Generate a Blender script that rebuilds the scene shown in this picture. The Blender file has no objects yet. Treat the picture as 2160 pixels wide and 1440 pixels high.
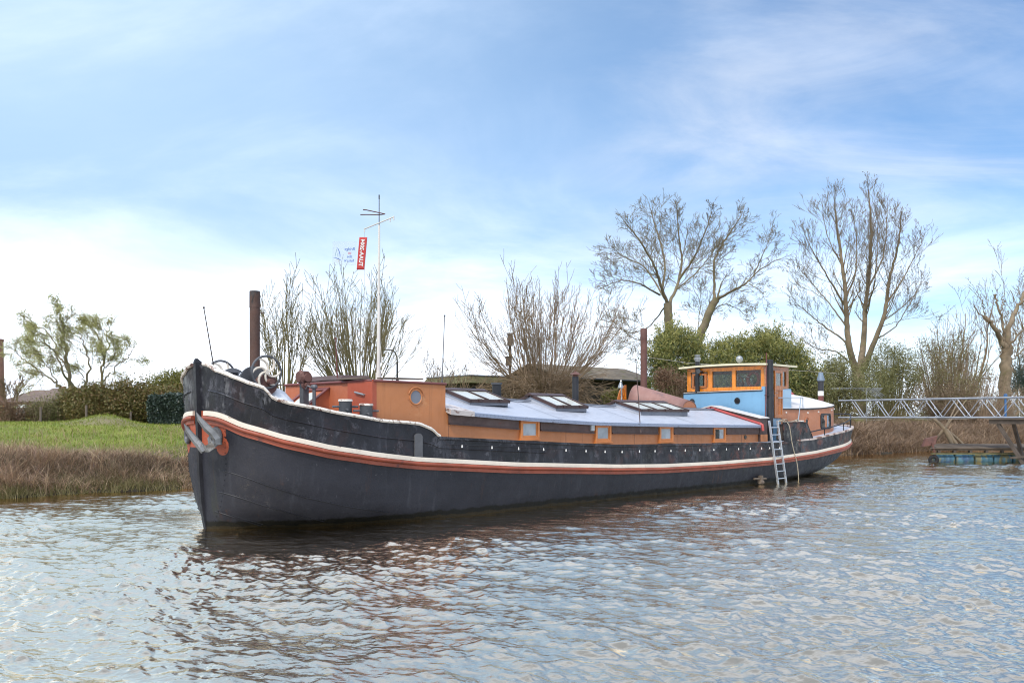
import bpy, math, random
import numpy as np
from mathutils import Vector, Matrix

# ------------------------------------------------------------------ camera, sky, sun, exposure
sc = bpy.context.scene
COL = sc.collection
R = math.radians
CAM_H = 2.3
cam_d = bpy.data.cameras.new('camera'); cam = bpy.data.objects.new('camera', cam_d); COL.objects.link(cam)
cam.location = (0, 0, CAM_H); cam.rotation_euler = (R(90), 0, 0)
cam_d.sensor_width = 36; cam_d.lens = 30; cam_d.shift_y = 160/2160
cam_d.clip_start = 0.1; cam_d.clip_end = 5000
sc.camera = cam
sc.view_settings.view_transform = 'Standard'; sc.view_settings.look = 'None'
sc.view_settings.exposure = 0.0; sc.view_settings.gamma = 1.0

SUN_EL, SUN_AZ = R(48), R(205)          # azimuth measured clockwise from +Y (the view direction)
sun_dir = Vector((math.sin(SUN_AZ)*math.cos(SUN_EL), math.cos(SUN_AZ)*math.cos(SUN_EL), math.sin(SUN_EL)))
sl = bpy.data.lights.new('sun', 'SUN'); sl.energy = 2.9; sl.angle = R(9); sl.color = (1.0, 0.95, 0.87)
so = bpy.data.objects.new('sun', sl); COL.objects.link(so); so.location = (0, -20, 40)
so.rotation_euler = (-sun_dir).to_track_quat('-Z', 'Y').to_euler()

w = bpy.data.worlds.new('World'); sc.world = w; w.use_nodes = True
nt = w.node_tree; N = nt.nodes; L = nt.links
for n in list(N): N.remove(n)
def nd(tree, t, **kw):
    n = tree.nodes.new(t)
    for k, v in kw.items(): setattr(n, k, v)
    return n
def math_n(tree, op, a, b=None, c=None, clamp=False):
    n = tree.nodes.new('ShaderNodeMath'); n.operation = op; n.use_clamp = clamp
    for i, v in enumerate((a, b, c)):
        if v is None: continue
        if isinstance(v, (int, float)): n.inputs[i].default_value = v
        else: tree.links.new(v, n.inputs[i])
    return n.outputs[0]
def maprange(tree, v, a, b, c=0., d=1., smooth=True):
    n = tree.nodes.new('ShaderNodeMapRange'); n.clamp = True
    if smooth: n.interpolation_type = 'SMOOTHSTEP'
    tree.links.new(v, n.inputs[0])
    for i, x in enumerate((a, b, c, d)): n.inputs[i+1].default_value = x
    return n.outputs[0]
def mixc(tree, f, a, b, mode='MIX'):
    n = tree.nodes.new('ShaderNodeMix'); n.data_type = 'RGBA'; n.blend_type = mode
    for s, v in ((n.inputs[0], f), (n.inputs[6], a), (n.inputs[7], b)):
        if isinstance(v, (int, float)): s.default_value = v
        elif isinstance(v, tuple): s.default_value = v if len(v) == 4 else v+(1,)
        else: tree.links.new(v, s)
    return n.outputs[2]
sky = nd(nt, 'ShaderNodeTexSky', sky_type='NISHITA', sun_disc=False, sun_elevation=SUN_EL, sun_rotation=SUN_AZ)
sky.air_density = 1.0; sky.dust_density = 0.6; sky.ozone_density = 1.6
tc = nd(nt, 'ShaderNodeTexCoord')
sep = nd(nt, 'ShaderNodeSeparateXYZ'); L.new(tc.outputs['Generated'], sep.inputs[0])
dx, dy, dz = sep.outputs
# cloud sheets: the direction is divided by its height so they flatten towards the horizon
zz = math_n(nt, 'ADD', math_n(nt, 'MAXIMUM', dz, 0.0), 0.22)
cx = math_n(nt, 'DIVIDE', dx, zz); cy = math_n(nt, 'DIVIDE', dy, zz)
cmb = nd(nt, 'ShaderNodeCombineXYZ'); L.new(cx, cmb.inputs[0]); L.new(cy, cmb.inputs[1])
def wnoise(scale, detail, rough, dist, off):
    mp = nd(nt, 'ShaderNodeMapping'); mp.inputs['Location'].default_value = off; mp.inputs['Scale'].default_value = (0.75, 1.25, 1)
    mp.inputs['Rotation'].default_value = (0, 0, R(24))
    L.new(cmb.outputs[0], mp.inputs[0])
    n = nd(nt, 'ShaderNodeTexNoise'); n.inputs['Scale'].default_value = scale; n.inputs['Detail'].default_value = detail
    n.inputs['Roughness'].default_value = rough; n.inputs['Distortion'].default_value = dist
    L.new(mp.outputs[0], n.inputs[0]); return n.outputs[0]
n1 = wnoise(0.75, 7, 0.55, 0.5, (3.1, 1.7, 0)); n2 = wnoise(2.1, 8, 0.62, 0.8, (7.4, 2.2, 0))
cl = math_n(nt, 'ADD', math_n(nt, 'MULTIPLY', n1, 0.6), math_n(nt, 'MULTIPLY', n2, 0.4))
side = maprange(nt, dx, 0.0, 0.25, 0.10, 0.85)                   # the wisps gather in the right half of the sky
thin = math_n(nt, 'MULTIPLY', maprange(nt, cl, 0.45, 0.68, 0.0, 0.62), side)
hori = maprange(nt, dz, -0.02, 0.29, 1.0, 0.0)                 # pale, hazy lower sky
left = maprange(nt, dx, -0.42, 0.42, 1.22, 0.62, False)
hz = math_n(nt, 'MULTIPLY', hori, left)
n3 = wnoise(1.25, 7, 0.58, 0.6, (1.2, 6.3, 0))
hz2 = maprange(nt, math_n(nt, 'ADD', hz, math_n(nt, 'MULTIPLY', math_n(nt, 'SUBTRACT', n3, 0.5), 1.15)), -0.10, 0.90, 0.0, 0.97)
over = math_n(nt, 'MULTIPLY', maprange(nt, dz, 0.43, 0.85, 0.0, 1.0), math_n(nt, 'ADD', 0.55, math_n(nt, 'MULTIPLY', n1, 0.7)))                # unseen bright cloud deck, added above the frame to whiten the water's reflections
back = math_n(nt, 'MULTIPLY', maprange(nt, dy, 0.25, -0.3, 0.0, 0.42), maprange(nt, dz, 0.0, 0.4, 0.4, 1.0))  # unseen cloud behind the camera, added to whiten the light
m1 = math_n(nt, 'MAXIMUM', thin, hz2)
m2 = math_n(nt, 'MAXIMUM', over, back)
base = mixc(nt, 1.0, sky.outputs[0], (1.06, 1.42, 1.72), 'MULTIPLY')
veil = math_n(nt, 'ADD', maprange(nt, dx, -0.5, 0.46, 0.85, 0.08), math_n(nt, 'MULTIPLY', math_n(nt, 'SUBTRACT', n1, 0.5), 0.5), clamp=True)
c1 = mixc(nt, veil, base, (5.8, 8.2, 11.2))                      # a veil of thin high cloud, thicker to the left
c2 = mixc(nt, thin, c1, (9.8, 10.3, 11.2))
c2 = mixc(nt, hz2, c2, (14.4, 15.4, 17.0))
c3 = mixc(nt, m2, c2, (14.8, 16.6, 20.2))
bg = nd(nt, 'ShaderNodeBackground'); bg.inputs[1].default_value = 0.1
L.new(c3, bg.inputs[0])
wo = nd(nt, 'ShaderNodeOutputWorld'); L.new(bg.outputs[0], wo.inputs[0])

sc.cycles.use_denoising = True; sc.cycles.filter_width = 1.1
sc.cycles.denoising_prefilter = 'ACCURATE'; sc.cycles.denoising_input_passes = 'RGB_ALBEDO_NORMAL'
sc.cycles.max_bounces = 6; sc.cycles.transparent_max_bounces = 16; sc.cycles.sample_clamp_indirect = 6.0

# ------------------------------------------------------------------ helpers
rng = np.random.default_rng(7); random.seed(7)
class MB:
    """collects shapes into one mesh"""
    def __init__(s): s.v = []; s.f = []; s.m = []; s.n = 0
    def add(s, verts, faces, mi=0):
        o = s.n; s.v.extend([tuple(float(c) for c in p) for p in verts]); s.n += len(verts)
        s.f.extend([tuple(i+o for i in f) for f in faces]); s.m.extend([mi]*len(faces)); return s
    def box(s, a, b, mi=0, ch=0.0):
        x0, y0, z0 = a; x1, y1, z1 = b
        if ch <= 0:
            v = [(x0,y0,z0),(x1,y0,z0),(x1,y1,z0),(x0,y1,z0),(x0,y0,z1),(x1,y0,z1),(x1,y1,z1),(x0,y1,z1)]
            return s.add(v, [(3,2,1,0),(4,5,6,7),(0,1,5,4),(1,2,6,5),(2,3,7,6),(3,0,4,7)], mi)
        c = ch; prof = []
        for z, i in ((z0, c), (z0+c, 0), (z1-c, 0), (z1, c)):
            prof.append([(x0+i+ (c if i == 0 else 0)*0, y0+i, z), (x1-i, y0+i, z), (x1-i, y1-i, z), (x0+i, y1-i, z)])
        return s.loft(prof, mi, True)
    def hexa(s, p, mi=0):   # eight corners, bottom ring then top ring
        return s.add(p, [(3,2,1,0),(4,5,6,7),(0,1,5,4),(1,2,6,5),(2,3,7,6),(3,0,4,7)], mi)
    def loft(s, rings, mi=0, caps=True, closed=True):
        n = len(rings[0]); v = [p for r in rings for p in r]; f = []
        for i in range(len(rings)-1):
            for j in range(n if closed else n-1):
                k = (j+1) % n
                f.append((i*n+j, i*n+k, (i+1)*n+k, (i+1)*n+j))
        if caps and closed:
            f.append(tuple(range(n-1, -1, -1))); f.append(tuple(range((len(rings)-1)*n, len(rings)*n)))
        return s.add(v, f, mi)
    def tube(s, pts, r, n=8, mi=0, caps=True, sy=1.0):
        pts = [Vector(p) for p in pts]; rings = []
        rr = r if isinstance(r, (list, tuple)) else [r]*len(pts)
        up = None
        for i, p in enumerate(pts):
            t = (pts[min(i+1, len(pts)-1)] - pts[max(i-1, 0)]).normalized()
            if up is None:
                up = Vector((0, 0, 1)) if abs(t.z) < 0.9 else Vector((1, 0, 0))
            a = t.cross(up).normalized(); up = a.cross(t).normalized()
            rings.append([p + rr[i]*(math.cos(2*math.pi*k/n)*a + sy*math.sin(2*math.pi*k/n)*up) for k in range(n)])
        return s.loft(rings, mi, caps)
    def bar(s, a, b, w, h, mi=0, up=(0, 0, 1)):
        a = Vector(a); b = Vector(b); t = (b-a).normalized(); u = Vector(up)
        if abs(t.dot(u)) > 0.95: u = Vector((1, 0, 0))
        x = t.cross(u).normalized(); y = x.cross(t).normalized()
        q = [(-1,-1),(1,-1),(1,1),(-1,1)]
        return s.loft([[p + x*(i*w/2) + y*(j*h/2) for i, j in q] for p in (a, b)], mi)
    def lathe(s, prof, c, n=20, mi=0, axis='Z', caps=True):
        rings = []
        for r, t in prof:
            ring = []
            for k in range(n):
                a = 2*math.pi*k/n; q = (r*math.cos(a), r*math.sin(a), t)
                if axis == 'X': q = (t, q[0], q[1])
                if axis == 'Y': q = (q[1], t, q[0])
                ring.append((c[0]+q[0], c[1]+q[1], c[2]+q[2]))
            rings.append(ring)
        return s.loft(rings, mi, caps)
    def torus(s, c, R0, r0, ax, n=28, m=8, mi=0, a0=0, a1=2*math.pi):
        ax = Vector(ax).normalized(); u = Vector((0, 0, 1)) if abs(ax.z) < .9 else Vector((1, 0, 0))
        x = ax.cross(u).normalized(); y = ax.cross(x).normalized(); c = Vector(c); full = abs(a1-a0-2*math.pi) < 1e-6
        rings = []
        for i in range(n+1):
            a = a0+(a1-a0)*i/n; d = x*math.cos(a)+y*math.sin(a)
            rings.append([c + d*(R0+r0*math.cos(2*math.pi*k/m)) + ax*(r0*math.sin(2*math.pi*k/m)) for k in range(m)])
        return s.loft(rings, mi, not full)
    def quad(s, p, mi=0): return s.add(p, [tuple(range(len(p)))], mi)
    def prism(s, poly, d, mi=0):      # planar polygon (3-D points) extruded along the vector d
        n = len(poly); d = Vector(d); q = [tuple(Vector(p)+d) for p in poly]
        f = [tuple(range(n-1, -1, -1)), tuple(range(n, 2*n))]+[(i, (i+1) % n, n+(i+1) % n, n+i) for i in range(n)]
        return s.add(list(poly)+q, f, mi)
    def build(s, name, mats, parent=None, smooth=False, fix=True):
        me = bpy.data.meshes.new(name); me.from_pydata(s.v, [], s.f)
        if not isinstance(mats, (list, tuple)): mats = [mats]
        for m in mats: me.materials.append(m)
        me.polygons.foreach_set('material_index', s.m)
        if fix:
            import bmesh
            bm = bmesh.new(); bm.from_mesh(me); bmesh.ops.recalc_face_normals(bm, faces=bm.faces[:]); bm.to_mesh(me); bm.free()
        if smooth:
            me.polygons.foreach_set('use_smooth', [True]*len(me.polygons))
            try: me.set_sharp_from_angle(angle=R(38))
            except Exception: pass
        me.update()
        return link(bpy.data.objects.new(name, me), parent)
def link(o, parent=None):
    COL.objects.link(o)
    if parent is not None: o.parent = parent
    return o
def np_mesh(name, V, Fq, mats, parent=None, smooth=False, k=4, mi=None):
    """V (n,3), Fq (m,k) arrays -> mesh"""
    me = bpy.data.meshes.new(name); V = np.ascontiguousarray(V, dtype=np.float32); Fq = np.ascontiguousarray(Fq, dtype=np.int32)
    me.vertices.add(len(V)); me.vertices.foreach_set('co', V.ravel())
    m = len(Fq); me.loops.add(m*k); me.loops.foreach_set('vertex_index', Fq.ravel())
    me.polygons.add(m); me.polygons.foreach_set('loop_start', np.arange(0, m*k, k, dtype=np.int32))
    if not isinstance(mats, (list, tuple)): mats = [mats]
    for x in mats: me.materials.append(x)
    if mi is not None: me.polygons.foreach_set('material_index', np.asarray(mi, dtype=np.int32))
    if smooth: me.polygons.foreach_set('use_smooth', np.ones(m, dtype=bool))
    me.update(calc_edges=True); me.validate()
    return link(bpy.data.objects.new(name, me), parent)
def empty(name, loc=(0, 0, 0), rz=0.0):
    o = bpy.data.objects.new(name, None); o.empty_display_size = 0.3
    o.location = loc; o.rotation_euler = (0, 0, rz); return link(o)
def tag(o, label=None, cat=None, group=None, kind=None):
    if label: o['label'] = label
    if cat: o['category'] = cat
    if group: o['group'] = group
    if kind: o['kind'] = kind
    return o

# ------------------------------------------------------------------ materials
def new_mat(name):
    m = bpy.data.materials.new(name); m.use_nodes = True
    t = m.node_tree; b = t.nodes['Principled BSDF']; return m, t, b
def noise_n(t, scale, detail=4, rough=0.55, dist=0.0, coord='Object', stretch=None, off=(0, 0, 0)):
    c = nd(t, 'ShaderNodeTexCoord'); src = c.outputs[coord]
    if stretch or off != (0, 0, 0):
        mp = nd(t, 'ShaderNodeMapping'); mp.inputs['Scale'].default_value = stretch or (1, 1, 1); mp.inputs['Location'].default_value = off
        t.links.new(src, mp.inputs[0]); src = mp.outputs[0]
    n = nd(t, 'ShaderNodeTexNoise'); n.inputs['Scale'].default_value = scale; n.inputs['Detail'].default_value = detail
    n.inputs['Roughness'].default_value = rough; n.inputs['Distortion'].default_value = dist
    t.links.new(src, n.inputs[0]); return n.outputs[0]
def bump(t, b, h, strength=0.3, dist=0.02):
    n = nd(t, 'ShaderNodeBump'); n.inputs['Strength'].default_value = strength; n.inputs['Distance'].default_value = dist
    t.links.new(h, n.inputs['Height']); t.links.new(n.outputs[0], b.inputs['Normal'])
def paint(name, col, rough=0.5, var=0.25, patches=(), scale=1.2, bmp=0.15, metal=0.0, stretch=None, coat=0.0, streak=0.0):
    """painted or bare surface: base colour with soft variation and patches [(colour, threshold, width, scale, amount[, stretch])]"""
    m, t, b = new_mat(name)
    n = noise_n(t, scale, 6, 0.6, 0.2, stretch=stretch)
    dark = tuple(c*(1-var) for c in col); light = tuple(min(1, c*(1+var*0.8)) for c in col)
    c = mixc(t, maprange(t, n, 0.32, 0.68), dark, light)
    if streak:
        s = noise_n(t, 2.2, 5, 0.6, 0.1, stretch=(3.2, 3.2, 0.22), off=(5, 2, 1))
        c = mixc(t, maprange(t, s, 0.52, 0.75, 0, streak), c, tuple(x*0.45 for x in col))
    for i, p in enumerate(patches):
        pc, th, wd, scl, amt = p[:5]; st = p[5] if len(p) > 5 else None
        pn = noise_n(t, scl, 8, 0.68, 0.3, stretch=st, off=(3.7*i+1.3, 9.1*i, 2.2*i))
        c = mixc(t, maprange(t, pn, th, th+wd, 0, amt), c, pc)
    t.links.new(c, b.inputs['Base Color']); b.inputs['Roughness'].default_value = rough; b.inputs['Metallic'].default_value = metal
    if coat: b.inputs['Coat Weight'].default_value = coat; b.inputs['Coat Roughness'].default_value = 0.12
    rn = noise_n(t, scale*5, 4, 0.6)
    t.links.new(maprange(t, rn, 0.3, 0.7, max(0.05, rough-0.12), min(1, rough+0.14)), b.inputs['Roughness'])
    if bmp: bump(t, b, noise_n(t, 7, 3, 0.5), bmp*.6, 0.01)
    return m
RUST = (0.13, 0.045, 0.025)
M = {}
M['black_paint'] = paint('black_paint', (0.022, 0.022, 0.026), 0.45, 0.4)
M['cream'] = paint('cream_paint', (0.68, 0.60, 0.49), 0.5, 0.08, [(RUST, 0.64, 0.05, 5.0, 0.85), ((0.45, 0.36, 0.28), 0.57, 0.12, 2.4, 0.5)])
M['cap_white'] = paint('chipped_white', (0.70, 0.64, 0.56), 0.55, 0.1, [(RUST, 0.56, 0.05, 2.6, 0.9), ((0.30, 0.22, 0.18), 0.54, 0.05, 10, 0.8)], bmp=0.4)
M['strake_red'] = paint('strake_red', (0.30, 0.070, 0.035), 0.5, 0.2, [((0.07, 0.03, 0.03), 0.60, 0.1, 2.2, 0.7), ((0.5, 0.2, 0.12), 0.63, 0.1, 5, 0.5)])
M['orange'] = paint('ochre_orange', (0.47, 0.180, 0.066), 0.55, 0.07, [((0.36, 0.13, 0.05), 0.58, 0.12, 1.1, 0.6), ((0.62, 0.34, 0.17), 0.60, 0.10, 0.8, 0.35), ((0.16, 0.06, 0.035), 0.665, 0.05, 4, 0.7)], bmp=0.35, streak=0.35)
M['orange_front'] = paint('worn_orange', (0.44, 0.13, 0.058), 0.55, 0.1, [((0.27, 0.22, 0.2), 0.645, 0.03, 2.6, 0.85, (1, 1, 0.6)), ((0.34, 0.09, 0.04), 0.56, 0.15, 1.3, 0.6)], bmp=0.3, streak=0.2)
M['red_panel'] = paint('brick_red', (0.36, 0.075, 0.035), 0.5, 0.12, [((0.5, 0.3, 0.25), 0.70, 0.03, 4, 0.6)])
M['maroon'] = paint('maroon_trim', (0.17, 0.05, 0.042), 0.5, 0.2, [((0.3, 0.2, 0.17), 0.63, 0.06, 6, 0.6)])
M['roof_grey'] = paint('pale_roof_paint', (0.40, 0.415, 0.46), 0.42, 0.05, [((0.32, 0.335, 0.38), 0.55, 0.2, 0.9, 0.7), ((0.28, 0.27, 0.28), 0.66, 0.06, 5, 0.5), ((0.3, 0.3, 0.32), 0.58, 0.1, 2.5, 0.5, (3, .25, 1))], bmp=0.08)
M['apron_grey'] = paint('grey_apron', (0.17, 0.18, 0.21), 0.5, 0.1)
M['brown'] = paint('brown_paint', (0.085, 0.052, 0.045), 0.6, 0.2, [(RUST, 0.6, 0.06, 4, 0.7, (1, 1, 2.5)), ((0.24, 0.19, 0.17), 0.68, 0.05, 8, 0.6)], bmp=0.4)
M['dark_brown'] = paint('dark_brown_frame', (0.052, 0.026, 0.022), 0.45, 0.2)
M['pane'] = paint('frosted_pane', (0.52, 0.52, 0.46), 0.22, 0.06, [((0.5, 0.5, 0.44), 0.55, 0.2, 2.0, 0.5)], bmp=0.0)
M['win_orange'] = paint('orange_window_frame', (0.56, 0.20, 0.055), 0.45, 0.1)
M['win_glass'] = paint('curtained_glass', (0.36, 0.40, 0.42), 0.08, 0.2, scale=2.2, bmp=0.0)
M['dark_glass'] = paint('dark_glass', (0.018, 0.020, 0.022), 0.06, 0.3, bmp=0.0)
M['blue'] = paint('sky_blue_paint', (0.165, 0.335, 0.50), 0.45, 0.06, [((0.11, 0.25, 0.42), 0.58, 0.2, 1.2, 0.5), ((0.3, 0.42, 0.52), 0.70, 0.04, 5, 0.5)], bmp=0.15, streak=0.12)
M['pale_blue'] = paint('pale_blue_paint', (0.34, 0.50, 0.64), 0.45, 0.05, [((0.25, 0.38, 0.5), 0.6, 0.2, 1.5, 0.4)])
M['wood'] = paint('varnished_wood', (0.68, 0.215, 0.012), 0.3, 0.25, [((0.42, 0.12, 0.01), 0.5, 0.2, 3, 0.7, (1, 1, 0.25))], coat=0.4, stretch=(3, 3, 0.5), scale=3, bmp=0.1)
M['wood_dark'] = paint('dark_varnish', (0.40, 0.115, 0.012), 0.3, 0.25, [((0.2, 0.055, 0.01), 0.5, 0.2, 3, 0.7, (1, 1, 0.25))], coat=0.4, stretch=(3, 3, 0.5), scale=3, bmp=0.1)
M['roof_cream'] = paint('cream_roof', (0.72, 0.66, 0.46), 0.5, 0.08)
M['roof_white'] = paint('white_roof', (0.62, 0.58, 0.54), 0.5, 0.06, [((0.55, 0.47, 0.42), 0.56, 0.12, 2.2, 0.6)], bmp=0.1)
M['aft_orange'] = paint('aft_orange', (0.47, 0.19, 0.095), 0.55, 0.07, [((0.35, 0.14, 0.07), 0.58, 0.15, 1.3, 0.5)], bmp=0.3, streak=0.12)
M['steel'] = paint('grey_steel', (0.10, 0.10, 0.105), 0.5, 0.3, [(RUST, 0.62, 0.08, 6, 0.7)], metal=0.2, bmp=0.3)
M['anchor'] = paint('anchor_zinc', (0.20, 0.20, 0.195), 0.5, 0.4, [((0.09, 0.075, 0.06), 0.56, 0.1, 4, 0.8), ((0.4, 0.4, 0.39), 0.6, 0.08, 2.5, 0.6)], metal=0.4, bmp=0.5)
M['galv'] = paint('galvanised', (0.36, 0.37, 0.37), 0.42, 0.25, [((0.20, 0.17, 0.14), 0.6, 0.1, 7, 0.6)], metal=0.55, bmp=0.4)
M['alu'] = paint('aluminium', (0.55, 0.58, 0.62), 0.35, 0.1, metal=0.6, bmp=0.0)
M['rust_pole'] = paint('rusty_pile', (0.085, 0.045, 0.032), 0.75, 0.3, [((0.02, 0.018, 0.018), 0.54, 0.06, 2.6, 0.85, (1, 1, 0.5)), ((0.17, 0.09, 0.06), 0.6, 0.1, 7, 0.7)], bmp=0.5)
M['rust_red'] = paint('rust_red_pile', (0.13, 0.058, 0.045), 0.75, 0.2, [((0.07, 0.035, 0.03), 0.55, 0.12, 3, 0.7)], bmp=0.5)
M['rust_pink'] = paint('faded_rust_sheet', (0.26, 0.135, 0.11), 0.65, 0.15, [((0.13, 0.085, 0.085), 0.56, 0.14, 1.8, 0.8), ((0.36, 0.24, 0.2), 0.62, 0.06, 9, 0.5)], bmp=0.25)
M['white'] = paint('white_paint', (0.78, 0.76, 0.72), 0.5, 0.06, [((0.34, 0.17, 0.09), 0.66, 0.05, 7, 0.7, (1, 1, 0.3))])
M['mast_white'] = paint('mast_white', (0.66, 0.62, 0.56), 0.5, 0.06, [((0.10, 0.08, 0.07), 0.625, 0.02, 2.6, 0.9, (1, 1, 0.8)), ((0.40, 0.19, 0.1), 0.66, 0.04, 5, 0.8)])
M['red_tank'] = paint('red_tank', (0.42, 0.09, 0.06), 0.45, 0.15)
M['rope'] = paint('rope', (0.38, 0.33, 0.25), 0.9, 0.3, scale=30, bmp=0.5)
M['deck_grey'] = paint('deck_paint', (0.36, 0.39, 0.46), 0.6, 0.12, [((0.2, 0.2, 0.21), 0.58, 0.1, 3, 0.6)])
M['tarp'] = paint('white_tarp', (0.58, 0.59, 0.61), 0.5, 0.08, bmp=0.5)
M['lampglass'] = paint('lamp_shade', (0.42, 0.40, 0.27), 0.3, 0.1)
M['green_wood'] = paint('mossy_board', (0.115, 0.105, 0.045), 0.85, 0.3, [((0.06, 0.055, 0.03), 0.55, 0.15, 2, 0.8, (1, 1, 6))], bmp=0.4)
M['timber'] = paint('dark_timber', (0.075, 0.058, 0.046), 0.85, 0.35, [((0.12, 0.10, 0.08), 0.6, 0.1, 3, 0.6, (1, 1, 4))], bmp=0.5)
M['plank'] = paint('weathered_plank', (0.13, 0.10, 0.075), 0.85, 0.3, [((0.08, 0.06, 0.045), 0.55, 0.15, 3, 0.7)], bmp=0.5)
M['cut_wood'] = paint('fresh_cut_wood', (0.55, 0.30, 0.16), 0.8, 0.2)
M['gang_blue'] = paint('galvanised_blue', (0.29, 0.31, 0.345), 0.5, 0.2, [((0.19, 0.22, 0.27), 0.55, 0.12, 2.5, 0.7), ((0.3, 0.2, 0.14), 0.67, 0.06, 5, 0.6)], metal=0.2)
M['bright_blue'] = paint('bright_blue', (0.04, 0.14, 0.32), 0.5, 0.2)
M['drum'] = paint('peeling_drum_paint', (0.045, 0.115, 0.155), 0.55, 0.3, [((0.15, 0.13, 0.045), 0.5, 0.08, 2.4, 0.85, (1, 1, 0.35)), ((0.03, 0.06, 0.14), 0.54, 0.1, 1.1, 0.8), ((0.08, 0.05, 0.03), 0.62, 0.06, 4, 0.8)], bmp=0.3)
M['tyre'] = paint('tyre_rubber', (0.012, 0.012, 0.013), 0.8, 0.3)
M['brick'] = paint('brick_stack', (0.25, 0.12, 0.09), 0.85, 0.15, [((0.16, 0.08, 0.06), 0.55, 0.1, 1.5, 0.6)])
M['roof_tile'] = paint('clay_tiles', (0.15, 0.105, 0.08), 0.8, 0.2, [((0.15, 0.09, 0.06), 0.55, 0.1, 0.6, 0.7)], scale=0.4)
M['house_wall'] = paint('house_brick', (0.27, 0.16, 0.11), 0.85, 0.15)
M['shed_roof'] = paint('mossy_roof', (0.15, 0.118, 0.08), 0.9, 0.35, [((0.11, 0.10, 0.03), 0.56, 0.1, 1.1, 0.8), ((0.21, 0.19, 0.15), 0.6, 0.1, 2, 0.6)], bmp=0.6)
M['digger'] = paint('digger_yellow', (0.50, 0.24, 0.06), 0.5, 0.2)

def glass_mat():
    m, t, b = new_mat('clear_glass'); N_ = t.nodes
    tr = N_.new('ShaderNodeBsdfTransparent'); tr.inputs[0].default_value = (0.80, 0.84, 0.84, 1)
    gl = N_.new('ShaderNodeBsdfGlossy'); gl.inputs['Roughness'].default_value = 0.02
    fr = N_.new('ShaderNodeFresnel'); fr.inputs[0].default_value = 1.5
    mx = N_.new('ShaderNodeMixShader')
    t.links.new(maprange(t, fr.outputs[0], 0, 1, 0.0, 0.75, False), mx.inputs[0]); t.links.new(tr.outputs[0], mx.inputs[1]); t.links.new(gl.outputs[0], mx.inputs[2])
    t.links.new(mx.outputs[0], N_['Material Output'].inputs[0]); return m
M['glass'] = glass_mat()

def leaf_mat(name, cols, rough=0.6, trans=0.25, big=None):
    """leaves: colour varies per leaf, lit through a little"""
    m, t, b = new_mat(name); g = nd(t, 'ShaderNodeNewGeometry'); r = nd(t, 'ShaderNodeValToRGB')
    t.links.new(g.outputs['Random Per Island'], r.inputs[0]); e = r.color_ramp.elements
    e[0].position = 0.0; e[1].position = 1.0; e[0].color = cols[0]+(1,); e[1].color = cols[-1]+(1,)
    for i, c in enumerate(cols[1:-1]):
        x = e.new((i+1)/(len(cols)-1)); x.color = c+(1,)
    c = r.outputs[0]
    if big:
        c = mixc(t, maprange(t, noise_n(t, big[0], 3, 0.5), 0.4, 0.62, 0, big[2]), c, big[1])
    t.links.new(c, b.inputs['Base Color']); b.inputs['Roughness'].default_value = rough
    if trans:
        tl = nd(t, 'ShaderNodeBsdfTranslucent'); t.links.new(c, tl.inputs[0]); mx = nd(t, 'ShaderNodeMixShader'); mx.inputs[0].default_value = trans
        t.links.new(b.outputs[0], mx.inputs[1]); t.links.new(tl.outputs[0], mx.inputs[2]); t.links.new(mx.outputs[0], t.nodes['Material Output'].inputs[0])
    return m
M['reed'] = leaf_mat('dry_reed', [(0.15, 0.09, 0.06), (0.34, 0.21, 0.13), (0.54, 0.36, 0.21), (0.30, 0.20, 0.145), (0.62, 0.46, 0.28), (0.22, 0.15, 0.13)], 0.8, 0.2)
M['reed_dark'] = leaf_mat('dark_reed', [(0.11, 0.07, 0.045), (0.23, 0.145, 0.085), (0.35, 0.23, 0.13), (0.19, 0.125, 0.09), (0.40, 0.28, 0.17), (0.14, 0.10, 0.08)], 0.8, 0.2)
M['bramble'] = leaf_mat('bramble', [(0.10, 0.072, 0.048), (0.19, 0.135, 0.085), (0.28, 0.20, 0.13), (0.14, 0.13, 0.05)], 0.8, 0.1)
M['grass'] = leaf_mat('grass', [(0.145, 0.195, 0.02), (0.215, 0.27, 0.03), (0.29, 0.315, 0.05), (0.38, 0.33, 0.12)], 0.7, 0.3)
M['bamboo'] = leaf_mat('bamboo_leaves', [(0.045, 0.068, 0.020), (0.11, 0.14, 0.036), (0.21, 0.215, 0.055), (0.38, 0.33, 0.10)], 0.5, 0.3)
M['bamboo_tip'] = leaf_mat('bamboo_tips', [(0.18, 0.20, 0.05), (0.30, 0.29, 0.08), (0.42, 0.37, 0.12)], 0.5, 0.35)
M['hedge'] = leaf_mat('hedge_leaves', [(0.085, 0.08, 0.018), (0.135, 0.125, 0.028), (0.19, 0.145, 0.04), (0.20, 0.11, 0.045)], 0.6, 0.2)
M['yellow_bush'] = leaf_mat('yellow_green', [(0.12, 0.13, 0.025), (0.19, 0.18, 0.04), (0.26, 0.23, 0.06)], 0.6, 0.3)
M['ivy'] = leaf_mat('ivy_leaves', [(0.018, 0.032, 0.018), (0.035, 0.055, 0.034), (0.085, 0.11, 0.085), (0.02, 0.035, 0.02)], 0.32, 0.1)
M['willow_leaf'] = leaf_mat('willow_leaves', [(0.36, 0.35, 0.13), (0.50, 0.47, 0.20), (0.30, 0.30, 0.10)], 0.6, 0.4)
M['olive'] = leaf_mat('olive_leaves', [(0.11, 0.11, 0.04), (0.17, 0.17, 0.058), (0.24, 0.22, 0.08), (0.13, 0.13, 0.05)], 0.6, 0.25)
M['olive_brown'] = leaf_mat('olive_brown', [(0.12, 0.095, 0.048), (0.19, 0.15, 0.075), (0.23, 0.22, 0.07), (0.16, 0.115, 0.068)], 0.7, 0.2)
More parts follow.
